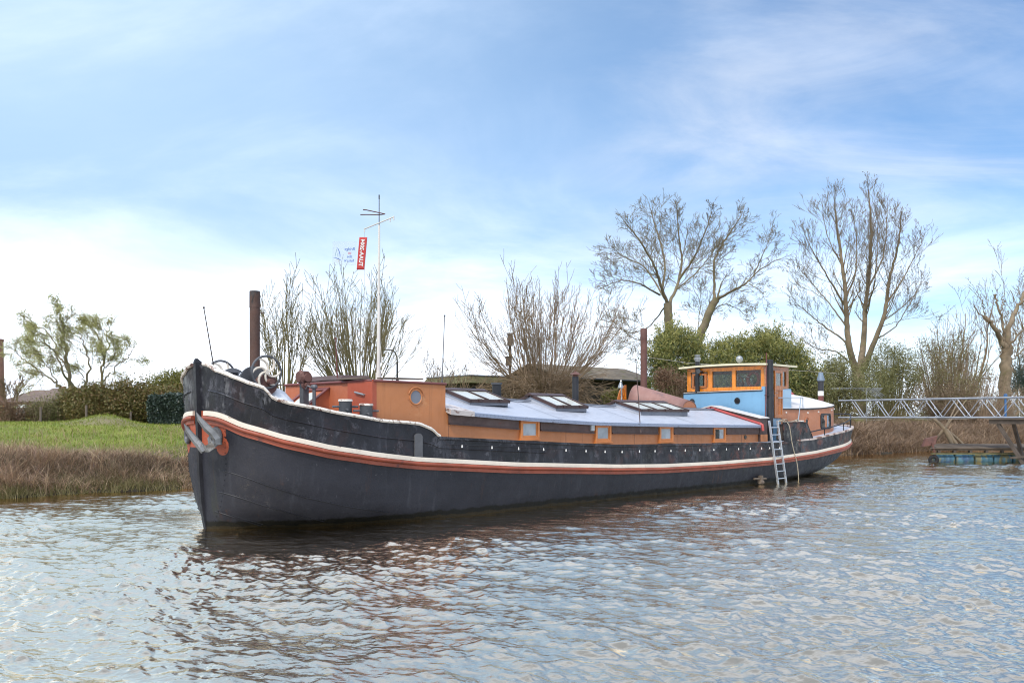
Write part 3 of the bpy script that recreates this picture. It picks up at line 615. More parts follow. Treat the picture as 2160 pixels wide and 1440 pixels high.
mb = MB(); mb.loft([[(x, -W, 3.095), (x, -W*.5, 3.15), (x, 0, 3.17), (x, W*.5, 3.15), (x, W, 3.095)] for x in (2.95, 5.0)], 0, False, False); mb.build('deckhouse_roof', M['maroon'], house)
mb = MB(); mb.hexa([(2.9, -.55, 3.08), (3.9, -.55, 3.08), (3.9, 1.25, 3.08), (2.9, 1.25, 3.08), (3.1, -.45, 3.28), (3.8, -.45, 3.28), (3.8, .9, 3.28), (3.1, .9, 3.28)]); mb.build('roof_hatch', M['brown'], house)
mb = MB(); mb.bar((2.9, -1.62, 3.165), (2.9, -0.7, 3.165), .16, .03); mb.bar((3.2, -1.75, 3.165), (4.35, -1.75, 3.18), .2, .035); mb.build('roof_plank', M['plank'], house)
# porthole on the near side wall (and its twin)
for sd in (-1, 1):
    y = sd*(W+.004); c = (4.10, y, 2.76); mb = MB()
    mb.torus(c, .165, .020, (0, 1, 0), 28, 8); mb.torus((c[0], y+sd*.02, c[2]), .225, .014, (0, 1, 0), 18, 6, 0, R(200) if sd < 0 else R(200), R(340))
    for k in range(8):
        a = k*math.pi/4+.2; mb.lathe([(.010, -.02), (.010, .02)], (c[0]+.235*math.cos(a)*.95, y, c[2]+.235*math.sin(a)*.95), 6, 0, 'Y')
    ph = mb.build('porthole', M['orange'], house, True)
    mb = MB(); mb.lathe([(.15, -.004), (.15, .004)], c, 28, 0, 'Y'); mb.build('pane', M['apron_grey'], ph)
# sloping skylight hatch on the front wall
mb = MB(); y0, y1 = -.12, .82
mb.hexa([(2.2, y0, 1.95), (2.95, y0, 1.95), (2.95, y1, 1.95), (2.2, y1, 1.95), (2.2, y0, 2.42), (2.95, y0, 2.97), (2.95, y1, 2.97), (2.2, y1, 2.42)])
ht = mb.build('sloping_hatch', M['orange_front'], house)
mb = MB(); n_ = Vector((-.55, 0, .75)).normalized()
def sl(u, v): return Vector((2.2+.75*u, y0+(y1-y0)*v, 2.42+.55*u))+n_*.012
mb.prism([sl(-.04, -.05), sl(1, -.05), sl(1, .06), sl(-.04, .06)], n_*.03); mb.prism([sl(-.04, .94), sl(1, .94), sl(1, 1.05), sl(-.04, 1.05)], n_*.03); mb.prism([sl(-.04, .06), sl(.1, .06), sl(.1, .94), sl(-.04, .94)], n_*.03); mb.prism([sl(.88, .06), sl(1, .06), sl(1, .94), sl(.88, .94)], n_*.03)
mb.build('hatch_frame', M['maroon'], ht)
mb = MB(); mb.prism([sl(.5+.33*math.cos(a), .5+.33*math.sin(a)) for a in np.linspace(0, 2*math.pi, 25)[:-1]], n_*.008); mb.build('oval_pane', M['pane'], ht)

# ---- hold: orange coaming, brown fascia, pale grey ridged roof
XE = [4.9, 5.7, 7.4, 10.4, 13.4, 16.4, 19.6]; ZE = [2.47, 2.42, 2.31, 2.17, 2.11, 2.06, 2.03]
def ze(x): return float(np.interp(x, XE, ZE))
def zridge(x): return float(np.interp(x, [4.9, 8.8, 12.2, 13.8, 18.3, 19.6], [2.93, 2.79, 2.68, 2.635, 2.60, 2.59]))
xs = np.linspace(4.95, 19.72, 30)
hold = tag(bpy.data.objects.new('hold_coaming', None)); link(hold, barge)
for sd in (-1, 1):
    mb = MB(); mb.loft([[(x, sd*W, float(zdeck(x))-.05), (x, sd*W, ze(x)-.02), (x, sd*(W-.05), ze(x)-.02), (x, sd*(W-.05), float(zdeck(x))-.05)] for x in xs], 0)
    mb.build('coaming_wall', M['orange'], hold)
wins = [(7.42, 8.10), (10.37, 11.05), (13.38, 14.08), (16.38, 17.10)]
segs = [(5.05, 7.36), (8.16, 10.31), (11.11, 13.32), (14.14, 16.32), (17.16, 19.74)]
for sd in (-1, 1):
    for a, b in segs:
        mb = MB(); xx = np.linspace(a, b, 5)
        mb.loft([[(x, sd*(W+.02), ze(x)-.03), (x, sd*(W+.055), ze(x)-.03), (x, sd*(W+.055), ze(x)-.29), (x, sd*(W+.02), ze(x)-.29)] for x in xx], 0)
        mb.loft([[(x, sd*(W+.02), ze(x)-.293), (x, sd*(W+.085), ze(x)-.293), (x, sd*(W+.085), ze(x)-.325), (x, sd*(W+.02), ze(x)-.325)] for x in xx], 1)
        mb.build('eaves_board', [M['brown'], M['dark_brown']], hold)
for x in (5.08, 9.2, 12.2, 15.2, 18.2): mb = MB(); mb.box((x-.004, -W-.004, float(zdeck(x))), (x+.004, -W+.01, ze(x)-.3)); mb.build('coaming_joint', M['brown'], hold)
for i, (a, b) in enumerate(wins):
    for sd in (-1, 1):
        top = ze((a+b)/2)-.055; bot = top-.50; mb = MB(); y = sd*W; o = sd*.075
        fw = .06
        def fr(x0_, x1_, z0_, z1_, yo, mi=0): mb.box((x0_, min(y, y+yo), z0_), (x1_, max(y, y+yo), z1_), mi)
        fr(a, b, bot, bot+fw, o); fr(a, b, top-fw, top, o); fr(a, a+fw, bot+fw, top-fw, o); fr(b-fw, b, bot+fw, top-fw, o)
        g = fw+.003; s2 = .035
        fr(a+g, b-g, bot+g, bot+g+s2, o*.72); fr(a+g, b-g, top-g-s2, top-g, o*.72); fr(a+g, a+g+s2, bot+g+s2, top-g-s2, o*.72); fr(b-g-s2, b-g, bot+g+s2, top-g-s2, o*.72)
        mb.box((a-.03, min(y, y+sd*.11), bot-.03), (b+.03, max(y, y+sd*.11), bot-.003))
        f = mb.build('side_window', M['win_orange'], barge)
        mb = MB(); k = g+s2; mb.box((a+k, min(y+sd*.02, y+sd*.03), bot+k), (b-k, max(y+sd*.02, y+sd*.03), top-k)); mb.build('pane', M['dark_glass'] if i == 3 else M['win_glass'], f)
        if i == 3: mb = MB(); mb.box((a+k+.28, min(y+sd*.032, y+sd*.036), bot+k), (b-k, max(y+sd*.032, y+sd*.036), top-k)); mb.build('curtain', M['win_glass'], f)
mb = MB()
for sd in (-1, 1):
    mb.loft([[(x, sd*2.0, ze(x)), (x, 0, zridge(x)), (x, 0, zridge(x)-.03), (x, sd*2.0, ze(x)-.03)] for x in np.linspace(5.0, 19.30, 30)], 0)
roof = mb.build('hold_roof', M['roof_grey'], barge)
# perforated edge strip, ridge strip, panel joints
def perf_mat():
    m, t, b = new_mat('perforated_edge'); v = nd(t, 'ShaderNodeTexVoronoi'); v.inputs['Scale'].default_value = 22; v.inputs['Randomness'].default_value = 0.12
    cd = nd(t, 'ShaderNodeTexCoord'); t.links.new(cd.outputs['Object'], v.inputs[0])
    c = mixc(t, maprange(t, v.outputs[0], 0.2, 0.32), (0.05, 0.055, 0.08), (0.24, 0.28, 0.37)); c = mixc(t, maprange(t, noise_n(t, 3, 6, .7), .6, .68, 0, .8), c, (0.05, 0.05, 0.055))
    t.links.new(c, b.inputs['Base Color']); b.inputs['Roughness'].default_value = 0.5; return m
M['perf'] = perf_mat()
mb = MB()
for sd in (-1, 1): mb.loft([[(x, sd*2.0, ze(x)+.006), (x, sd*2.035, ze(x)-.008), (x, sd*2.035, ze(x)-.095), (x, sd*2.0, ze(x)-.095)] for x in np.linspace(5.75, 19.30, 30)], 0)
mb.build('edge_strip', M['perf'], roof)
for a, b in ((8.1, 9.62), (11.2, 13.5), (16.4, 19.2)):
    mb = MB()
    for y in (-.13, .13): mb.loft([[(x, y-.05, zridge(x)-abs(y)*.2+.02), (x, y+.05, zridge(x)-abs(y)*.2+.02), (x, y+.05, zridge(x)+.035), (x, y-.05, zridge(x)+.035)] for x in np.linspace(a, b, 4)], 0)
    mb.build('ridge_strip', M['apron_grey'], roof)
for x in (8.95, 12.4, 15.3):
    mb = MB(); mb.add([(x-.008, -2.0, ze(x)+.004), (x+.008, -2.0, ze(x)+.004), (x+.008, 0, zridge(x)+.004), (x-.008, 0, zridge(x)+.004)], [(0, 1, 2, 3)])
    mb.build('roof_joint', M['apron_grey'], roof)
M['rusty_plate'] = paint('rusty_white_plate', (0.5, 0.45, 0.42), .6, .15, [(RUST, .55, .08, 4, .85)], bmp=.4)
for sd in (-1, 1):
    mb = MB(); mb.loft([[(x, sd*2.06, ze(x)+.02), (x, sd*1.2, ze(x)+.20), (x, sd*1.2, ze(x)+.17), (x, sd*2.06, ze(x)-.10)] for x in (5.0, 5.74)], 0); mb.build('corner_plate', M['rusty_plate'], roof)
# skylights: lean-to frames on both sides of the ridge
def skylight(a, b, zb, zf, panes):
    """a..b along the hull, zb height at the ridge, zf at the lower edge"""
    vf = 1.05; mb = MB()
    for sd in (-1, 1):
        def P(x, v, dz=0.): return (x, sd*v, zb+(zf-zb)*v/vf+dz)
        th = .085
        mb.bar(P(a+.03, .05, -.03), P(a+.03, vf, -.03), .06, th); mb.bar(P(b-.03, .05, -.03), P(b-.03, vf, -.03), .06, th)
        mb.bar(P(a+.061, vf-.035, -.03), P(b-.061, vf-.035, -.03), .07, th)
        for k in range(1, panes): x = a+(b-a)*k/panes; mb.bar(P(x, .05, -.012), P(x, vf-.075, -.012), .035, .05)
        mb.hexa([(a+.35*(b-a)/2-.03, sd*vf, 0), (0, 0, 0), (0, 0, 0), (0, 0, 0), (0, 0, 0), (0, 0, 0), (0, 0, 0), (0, 0, 0)]) if False else None
    mb.loft([[(x, -.16, zb-.025), (x, 0, zb+.035), (x, .16, zb-.025), (x, .16, zb-.045), (x, -.16, zb-.045)] for x in (a-.04, b+.02)], 0)
    for k in range(panes):
        x = a+(b-a)*(k+.5)/panes; mb.box((x-.05, -vf-.02, zf-.05), (x+.05, -vf+.06, zf+.03))
    f = mb.build('skylight', M['dark_brown'], barge)
    mb = MB()
    for sd in (-1, 1):
        for k in range(panes):
            xa_ = a+(b-a)*k/panes+.045; xb_ = a+(b-a)*(k+1)/panes-.045
            mb.hexa([(xa_, sd*.05, zb-.035-.01), (xb_, sd*.05, zb-.045), (xb_, sd*(vf-.07), zf+.02-.065), (xa_, sd*(vf-.07), zf+.02-.065), (xa_, sd*.05, zb-.022), (xb_, sd*.05, zb-.022), (xb_, sd*(vf-.07), zf-.022+.02), (xa_, sd*(vf-.07), zf-.022+.02)])
    mb.build('panes', M['pane'], f)
    mb = MB()   # upstand between roof and frame
    for sd in (-1, 1):
        rz = lambda x, v: zridge(x)+(ze(x)-zridge(x))*v/2.0
        q = vf-.04; A = [(a+.05, sd*.0, zb-.05), (a+.05, sd*q, zf-.06), (a+.05, sd*q, rz(a, q)-.01), (a+.05, 0, rz(a, 0)-.01)]
        mb.prism(A, (b-a-.1, 0, 0))
    mb.build('upstand', [M['apron_grey']], f)
    for sd in (-1, 1):
        for x, e in ((a+.046, -1), (b-.046, 1)):
            mb = MB(); q = vf-.05; mb.add([(x, 0, zb-.06), (x, sd*q, zf-.07), (x, sd*q, rz(x, q)+.002), (x, 0, rz(x, 0)+.002)], [(0, 1, 2, 3)])
            mb.build('upstand_cheek', M['roof_grey'], f)
skylight(6.48, 7.92, 3.05, 2.745, 2)
skylight(9.72, 11.12, 2.975, 2.62, 2)
skylight(13.65, 16.30, 2.835, 2.545, 3)
# transverse box at the aft end of the hold, with a cream top and a red gutter
mb = MB(); X0, X1 = 19.32, 19.82
prof = [(-1.96, 1.42), (-1.96, 2.26), (0, 2.70), (1.96, 2.26), (1.96, 1.42)]
mb.prism([(X0, y, z) for y, z in prof], (X1-X0, 0, 0)); eb = mb.build('hold_end_box', M['brown'], barge)
mb = MB()
for sd in (-1, 1): mb.prism([(X0-.05, 0, 2.705), (X0-.05, sd*2.0, 2.262), (X0-.05, sd*2.0, 2.30), (X0-.05, 0, 2.745)], (X1-X0+.12, 0, 0))
mb.build('box_cover', M['roof_white'], eb)
for sd in (-1, 1): mb = MB(); mb.prism([(X0+.02, sd*(W+.083), 1.45), (X1+.002, sd*(W+.083), 1.45), (X1+.002, sd*(W+.083), 1.70), (X0+.02, sd*(W+.083), 1.70)], (0, sd*.004, 0)); mb.build('coaming_end', M['orange'], eb)
mb = MB()
for sd in (-1, 1):
    mb.tube([(X0-.05, sd*.02, zridge(19.3)+.05), (X0-.05, sd*1.98, ze(19.3)+.05)], .045, 8); mb.tube([(X0-.05, sd*1.98, ze(19.3)+.05), (X0-.04, sd*2.07, ze(19.3)+.0), (X0-.02, sd*2.08, ze(19.3)-.2)], .05, 8)
mb.build('gutter', paint('red_gutter', (0.42, 0.07, 0.06), .4, .15), eb, True)
mb = MB(); mb.lathe([(.075, -.01), (.075, .012)], (18.45, -W-.004, 1.62), 16, 0, 'Y'); mb.build('coaming_porthole', M['dark_glass'], hold)
# arched companion hood across the ridge, doors on the far side
rings = []
for t_ in np.linspace(0, 1, 9):
    cxx = 17.92+(17.45-17.92)*t_; yy = .02+2.0*t_; hw = .44+.10*t_; ht_ = .30+.62*t_; bz = 2.60-.02*t_; rings.append([(cxx+hw*math.cos(a), yy, bz+ht_*math.sin(a)**.9) for a in np.linspace(0, math.pi, 17)])
mb = MB(); mb.loft(rings, 0, False, False); v_in = [[(x, y, z-.0) for x, y, z in r] for r in rings]
hood = mb.build('companion_hood', M['rust_pink'], barge, True)
sol = hood.modifiers.new('thick', 'SOLIDIFY'); sol.thickness = 0.025
mb = MB(); mb.prism([(x, .035, z-.004) for x, y, z in rings[0]], (0, .02, 0)); mb.build('hood_end', M['aft_orange'], hood)
mb = MB(); r_ = .52
pl = [(16.35, 2.02, 2.60), (16.85, 2.02, 2.60)]+[(16.85-r_*math.sin(a), 2.02, 2.62+.68*math.cos(a)) for a in np.linspace(0, math.pi/2, 9)]
mb.prism([(16.85, 2.02, 2.66)]+[(16.85-.52*math.sin(a), 2.02, 2.72+.76*math.cos(a)) for a in np.linspace(0, math.pi/2, 10)]+[(16.33, 2.02, 2.66)], (0, .04, 0)); dr = mb.build('hood_door', M['wood_dark'], hood)
mb = MB()
for k in range(1, 5): a = k*math.pi/10; mb.bar((16.84, 2.0, 2.72), (16.85-.46*math.sin(a), 2.0, 2.72+.68*math.cos(a)), .02, .02)
mb.build('fan_moulding', M['wood'], dr)
mb = MB(); mb.box((16.85, 1.98, 2.50), (17.9, 2.02, 2.66)); mb.box((16.87, .5, 2.3), (16.91, 1.98, 2.64)); mb.build('hood_sill', M['wood_dark'], hood)

# ---- wheelhouse
Y0, Y1, XF, XB = -1.66, 1.80, 20.16, 22.12
mb = MB()
fr_ = [(XF+.16*abs((y-.07)/1.73)**2.2*0+(.12 if False else 0), y) for y in np.linspace(Y0, Y1, 9)]
fr_ = [(XF-.10*(1-((y-.07)/1.73)**2), y) for y in np.linspace(Y0, Y1, 13)]
def ztop(y): return 3.26-.05*(y-Y0)/(Y1-Y0)
ring_b = [(x, y, 1.42) for x, y in fr_]+[(XB, Y1, 1.42), (XB, Y0, 1.42)]
ring_t = [(x, y, ztop(y)) for x, y in fr_]+[(XB, Y1, 3.38), (XB, Y0, 3.38)]
mb.loft([ring_b, ring_t], 0, True)
whb = mb.build('wheelhouse_base', M['blue'], barge)
mb = MB(); mb.loft([[(x-.025, y, ztop(y)-.005) for x, y in fr_]+[(x+.02, y, ztop(y)-.005) for x, y in fr_[::-1]], [(x-.025, y, ztop(y)+.03) for x, y in fr_]+[(x+.02, y, ztop(y)+.03) for x, y in fr_[::-1]]], 0)
mb.build('base_moulding', M['black_paint'], whb)
mb = MB(); mb.loft([[(x, y, ztop(y)+.031) for x, y in fr_]+[(XF+.25, y, ztop(y)+.031) for y in (Y1, Y0)], [(x, y, ztop(y)+.05) for x, y in fr_]+[(XF+.25, y, ztop(y)+.05) for y in (Y1, Y0)]], 0); mb.build('white_ledge', M['roof_white'], whb)
mb = MB(); mb.box((XF-.03, Y0-.03, 1.45), (XF+.16, Y0+.10, 3.42)); mb.box((XF+.22, Y0-.02, 1.45), (20.60, Y0+.03, 3.36)); mb.build('corner_post', M['blue'], whb)
mb = MB(); mb.box((21.44, Y0-.012, 2.64), (XB+.02, Y0-.001, 3.33)); mb.build('pale_panel', M['pale_blue'], whb)
for y, z in ((-.61, 2.915), (1.37, 2.90)):
    mb = MB(); x = XF-.10*(1-((y-.07)/1.73)**2)
    mb.lathe([(.095, -.03), (.095, -.012)], (x, y, z), 22, 1, 'X'); mb.torus((x-.02, y, z), .10, .018, (1, 0, 0), 24, 8)
    mb.build('base_porthole', [M['black_paint'], M['dark_glass']], whb, True)
mb = MB(); mb.box((20.72, Y0-.004, 2.0), (21.46, Y0-.001, 2.26)); mb.build('door_step', M['pale_blue'], whb)
# wooden upper works
ZS0, ZS1, ZR_ = 3.33, 4.10, 4.16
xf = XF+.13; wy0, wy1 = -1.58, 1.72; xb = XB-.02
mb = MB()
def post(x0_, x1_, ya, yb, z0_=ZS0, z1_=ZS1): mb.box((x0_, ya, z0_), (x1_, yb, z1_))
for ya, yb in ((wy0, wy0+.14), (wy1-.16, wy1)):
    post(xf, xf+.12, ya, yb, ZS0-.03)
for ya, yb in ((-.40, -.25), (.60, .80)): post(xf, xf+.09, ya, yb, ZS0+.1, ZS1-.06)
mb.box((xf-.012, wy0+.141, ZS0-.03), (xf+.10, wy1-.161, ZS0+.10)); mb.box((xf-.006, wy0+.141, ZS1-.06), (xf+.10, wy1-.161, ZS1+.02))
mb.box((xf-.002, wy0, ZS1+.021), (xf+.122, wy1, ZR_+.015))
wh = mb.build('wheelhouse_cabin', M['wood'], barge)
mb = MB()      # sides and back
def sidewall(y0_, y1_, door):
    mb.box((xf+.123, y0_, ZS1-.02), (xb, y1_, ZR_+.01))
    spans = [(xf+.123, xf+.17), (20.68, 20.79), (21.40, 21.50), (21.93, xb)]
    for a, b in spans: mb.box((a, y0_, ZS0-.02), (b, y1_, ZS1-.021))
    mb.box((xf+.171, y0_, ZS0-.02), (20.679, y1_, ZS0+.16)); mb.box((21.501, y0_, ZS0-.02), (21.929, y1_, ZS0+.14))
    for a, b in ((xf+.171, 20.679), (20.791, 21.399), (21.501, 21.929)): mb.box((a, y0_+.004, ZS1-.09), (b, y1_-.004, ZS1-.0215))
sidewall(wy0, wy0+.09, True); sidewall(wy1-.09, wy1, False)
mb.box((xb-.09, wy0+.091, ZS1-.09), (xb, wy1-.091, ZR_)); mb.box((xb-.09, wy0+.091, ZS0-.02), (xb, wy1-.091, ZS0+.17))
for y in (-.55, .62): mb.box((xb-.09, y-.06, ZS0+.171), (xb, y+.06, ZS1-.091))
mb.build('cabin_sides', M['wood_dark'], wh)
# the side door
mb = MB(); yd = Y0-.034
for a, b in ((20.80, 20.89), (21.30, 21.39)): mb.box((a, yd-.03, 2.28), (b, yd+.02, 4.02))
mb.box((20.891, yd-.03, 3.93), (21.299, yd+.02, 4.02)); mb.box((20.891, yd-.03, 3.30), (21.299, yd+.02, 3.46)); mb.box((20.891, yd-.03, 2.28), (21.299, yd+.02, 2.42))
mb.box((20.891, yd-.012, 2.421), (21.299, yd+.012, 3.299))
for k in range(1, 4): mb.box((20.891+.102*k-.008, yd-.02, 2.421), (20.891+.102*k+.008, yd-.0125, 3.299))
door = mb.build('door', M['wood_dark'], wh)
mb = MB(); mb.box((20.892, yd-.006, 3.461), (21.298, yd-.001, 3.929)); mb.build('door_pane', M['glass'], door)
mb = MB(); mb.tube([(20.85, yd-.06, 3.2), (20.85, yd-.03, 3.2)], .015, 6); mb.tube([(20.85, yd-.06, 3.2), (20.96, yd-.06, 3.2)], .012, 6); mb.build('door_handle', M['galv'], door)
# panes of the cabin
def pane(a, b): mb = MB(); mb.box(a, b); return mb.build('pane', M['glass'], wh)
for ya, yb in ((wy0+.141, -.401), (-.249, .599), (.801, wy1-.161)): pane((xf+.045, ya, ZS0+.101), (xf+.05, yb, ZS1-.061))
for y in (wy0+.04, wy1-.045):
    pane((xf+.171, y, ZS0+.161), (20.679, y+.005, ZS1-.091)); pane((21.501, y, ZS0+.141), (21.929, y+.005, ZS1-.091))
    if y > 0: pane((20.791, y, ZS0), (21.399, y+.005, ZS1-.091))
for ya, yb in ((wy0+.092, -.611), (-.489, .559), (.681, wy1-.092)): pane((xb-.05, ya, ZS0+.172), (xb-.045, yb, ZS1-.092))
# the opened left sash
mb = MB(); xs_ = xf-.03
for a, b in ((.82, .90), (1.38, 1.46)): mb.box((xs_-.03, a, ZS0+.11), (xs_+.015, b, ZS1-.12))
mb.box((xs_-.03, .901, ZS1-.19), (xs_+.015, 1.379, ZS1-.12)); mb.box((xs_-.03, .901, ZS0+.11), (xs_+.015, 1.379, ZS0+.17)); mb.build('open_sash', M['wood_dark'], wh)
mb = MB(); mb.box((xf+.13, wy0+.1, ZS0-.1), (xb-.1, wy1-.1, ZS0-.03)); mb.build('cabin_floor', M['timber'], wh)
mb = MB(); mb.box((20.75, -.5, ZS0-.03), (21.05, .1, 3.62)); mb.tube([(20.9, -.2, 3.62), (20.9, -.2, 3.85)], .03, 8); mb.torus((20.72, -.2, 3.62), .26, .02, (1, 0, .1), 24, 6)
for k in range(6): a = k*math.pi/3; mb.tube([(20.72, -.2, 3.62), (20.72, -.2+.3*math.cos(a), 3.62+.3*math.sin(a))], .012, 5)
mb.build('steering_stand', M['wood_dark'], wh)
# roof slab, cambered
mb = MB(); ys = np.linspace(wy0-.22, wy1+.22, 9)
mb.loft([[(x, y, ZR_+.02+.05*(1-((y-.07)/1.87)**2)) for y in ys]+[(x, y, ZR_+.085+.05*(1-((y-.07)/1.87)**2)) for y in ys[::-1]] for x in (xf-.26, xb+.26)], 0)
wr = mb.build('wheelhouse_roof', M['roof_cream'], barge)
mb = MB(); mb.lathe([(.02, 0), (.02, .06), (.05, .065), (.11, .12), (.135, .19), (.11, .27), (.06, .31), (.0, .32)], (xf+.35, -.36, ZR_+.13), 20); mb.build('searchlight', M['galv'], wr, True)
mb = MB(); mb.lathe([(.09, 0), (.05, .06), (.03, .12), (.025, .3), (.0, .31)], (xf-.32, 1.0, ZR_-.10), 16, 0, 'X'); mb.build('horn', M['steel'], wr, True)
# stove pipe in front of the wheelhouse, exhaust post beside it
def pipe(name, c, z0_, z1_, r, mat, cap_=None, parent=barge, cmat=None):
    mb = MB(); mb.lathe([(r, z0_), (r, z1_)], (c[0], c[1], 0), 16); mb.lathe([(r*1.12, z0_+.02), (r*1.12, z0_+.10)], (c[0], c[1], 0), 16)
    mb.lathe([(r*1.04, z0_+(z1_-z0_)*.52), (r*1.04, z0_+(z1_-z0_)*.52+.03)], (c[0], c[1], 0), 16)
    p = mb.build(name, mat, parent, True)
    if cap_:
        mb = MB(); mb.lathe([(a*r, z1_+b) for a, b in cap_], (c[0], c[1], 0), 16)
        mb.build('cowl', cmat or M['steel'], p, True)
    return p
M['stove_black'] = paint('stove_black', (0.018, 0.019, 0.023), 0.5, 0.3, [((0.07, 0.075, 0.09), .6, .1, 4, .6)])
pipe('stove_pipe', (XF+.02, 1.18), 3.25, 4.46, .085, M['stove_black'], [(1.15, -.02), (1.15, .05), (1.55, .05), (1.55, .13), (.9, .16), (.9, .2), (1.3, .2), (1.3, .24), (0, .25)], cmat=M['galv'])
pipe('stove_pipe', (12.05, .28), 2.55, 3.56, .10, M['stove_black'], [(.8, 0), (.8, .07), (1.75, .065), (1.2, .11), (.25, .15), (.2, .19), (0, .2)], cmat=M['rust_red'])
pipe('stove_pipe', (8.72, .32), 2.6, 3.28, .13, M['stove_black'], [(1.2, -.05), (1.2, 0), (0, .005)])
mb = MB(); mb.lathe([(.112, 1.40), (.112, 4.36), (.09, 4.37), (.09, 4.2)], (20.23, -1.84, 0), 18); mb.box((20.05, -1.88, 3.07), (20.5, -1.72, 3.11)); mb.build('exhaust_post', M['stove_black'], barge, True)
mb = MB(); mb.tube([(19.95, -1.80, 1.5), (20.02, -1.80, 3.2), (20.08, -1.78, 4.62)], .018, 6); mb.build('boat_hook', M['maroon'], barge)
# ---- aft cabin
XA, XE_, AW = 21.35, 27.2, 1.68
def aft_ring(z, s=0.0, drop=False):
    pts = []
    n = 30
    for i in range(n+1):
        a = -math.pi/2+math.pi*i/n; pts.append((24.6+(XE_-24.6+s)*max(0, math.cos(a))**.8, (AW+s)*math.copysign(abs(math.sin(a))**.9, math.sin(a))))
    pts = [(XA, -(AW+s)), (22.5, -(AW+s)), (23.6, -(AW+s))]+pts+[(23.6, AW+s), (22.5, AW+s), (XA, AW+s)]
    return [(x, y, (z(x) if callable(z) else z)) for x, y in pts]
def ztr(x): return 2.60+.26*max(0, (x-23.4)/3.8)**1.4
mb = MB(); mb.loft([aft_ring(lambda x: float(zdeck(x))-.05), aft_ring(lambda x: ztr(x))], 0, True); aft = mb.build('aft_cabin', M['aft_orange'], barge)
mb = MB(); mb.loft([aft_ring(lambda x: ztr(x)-.01, .035), aft_ring(lambda x: ztr(x)+.035, .035)], 0, True); mb.build('roof_edge', M['black_paint'], aft)
mb = MB(); rings = []
base = aft_ring(lambda x: ztr(x)+.036, .02)
for k in np.linspace(1, 0, 7): rings.append([(23.6+(x-23.6)*(k if x > 23.6 else 1), y*k, z+.42*(1-k**2)) for x, y, z in base])
mb.loft(rings, 0, False); mb.build('aft_roof', M['roof_white'], aft, True)
def wallpt(x, off=0.0):     # near side wall of the aft cabin
    c_ = min(1, max(0, (x-24.6)/(XE_-24.6)))**(1/.8); a = math.acos(c_); return -(AW+off)*abs(math.sin(a))**.9
for sd in (-1, 1):
    x0_, x1_ = 24.5, 25.5; za, zb_ = 1.84, 2.46
    P = lambda x, z, o: (x, -sd*wallpt(x, o)*1.0, z)
    def rr(o, g):
        cr = .12; pts = []
        for cxx, czz, a0 in ((x1_-cr-g, zb_-cr-g, 0), (x0_+cr+g, zb_-cr-g, 90), (x0_+cr+g, za+cr+g, 180), (x1_-cr-g, za+cr+g, 270)):
            for k in range(5): a = R(a0+22.5*k); pts.append(P(cxx+cr*math.cos(a), czz+cr*math.sin(a), o))
        return pts
    mb = MB(); mb.loft([rr(-.02, 0), rr(.03, 0), rr(.03, .06), rr(.0, .06)], 0, False)
    wf = mb.build('aft_window', M['black_paint'], aft)
    mb = MB(); mb.add(rr(.008, .055), [tuple(range(20))]); mb.build('pane', M['dark_glass'], wf)
    mb = MB(); mb.add([P(x, z, .011) for x, z in ((25.12, 1.92), (25.22, 1.92), (25.22, 2.38), (25.12, 2.38))], [(0, 1, 2, 3)]); mb.build('curtain', M['pale_blue'], wf)
    mb = MB(); y = -sd*wallpt(23.3); mb.torus((23.35, y, 2.14), .115, .022, (0, 1, 0), 22, 8); mb.lathe([(.10, -.006), (.10, .006)], (23.35, y, 2.14), 20, 1, 'Y'); mb.torus((23.35, y+sd*.02, 2.15), .16, .012, (0, 1, 0), 12, 6, 0, R(200), R(340)); mb.build('aft_porthole', [M['aft_orange'], M['dark_glass']], aft, True)
mb = MB()
for x in (21.7, 23.4, 24.3, 25.6, 26.2): mb.lathe([(.03, -.02), (.03, .02)], (x, wallpt(x)-.02, ztr(x)-.12), 8, 0, 'Y')
mb.build('cabin_lamp', M['white'], aft)
M['funnel'] = paint('funnel_dark', (0.03, 0.03, 0.036), .5, .2)
mb = MB(); cf = (27.0, -.50)
mb.lathe([(.115, 2.85), (.115, 3.22)], (cf[0], cf[1], 0), 18, 2); mb.lathe([(.122, 3.22), (.122, 3.42)], (cf[0], cf[1], 0), 18, 1); mb.lathe([(.12, 3.42), (.12, 3.80)], (cf[0], cf[1], 0), 18, 0); mb.lathe([(.135, 3.80), (.135, 3.84)], (cf[0], cf[1], 0), 18, 0)
fn = mb.build('funnel', [M['funnel'], M['white'], M['maroon']], barge, True)
mb = MB(); mb.lathe([(.13, 3.842), (.16, 3.87), (.16, 3.93), (.10, 4.12), (.10, 4.2), (.05, 4.22), (0, 4.22)], (cf[0], cf[1], 0), 18); mb.build('cowl', paint('zinc_cowl', (0.2, 0.25, 0.31), .45, .2, metal=.3), fn, True)
mb = MB(); zt = 3.0
mb.lathe([(.02, -.42), (.16, -.40), (.185, -.36), (.185, .36), (.16, .40), (.02, .42)], (25.4, .25, zt+.20), 22, 0, 'X')
tk = mb.build('red_tank', M['red_tank'], barge, True); tag(tk)
mb = MB(); mb.box((25.1, .1, zt-.1), (25.2, .4, zt+.06)); mb.box((25.6, .1, zt-.1), (25.7, .4, zt+.06)); mb.box((24.85, .05, zt-.1), (24.98, .45, zt+.2)); mb.build('tank_cradle', M['rust_red'], tk)
mb = MB(); mb.box((22.6, .35, 2.92), (24.6, .55, 3.08)); mb.build('roof_batten', M['wood_dark'], aft)
mb = MB(); mb.lathe([(.13, 2.9), (.13, 3.16), (.16, 3.17), (.16, 3.26), (0, 3.3)], (24.0, .2, 0), 14); mb.build('roof_vent', M['roof_cream'], aft, True)
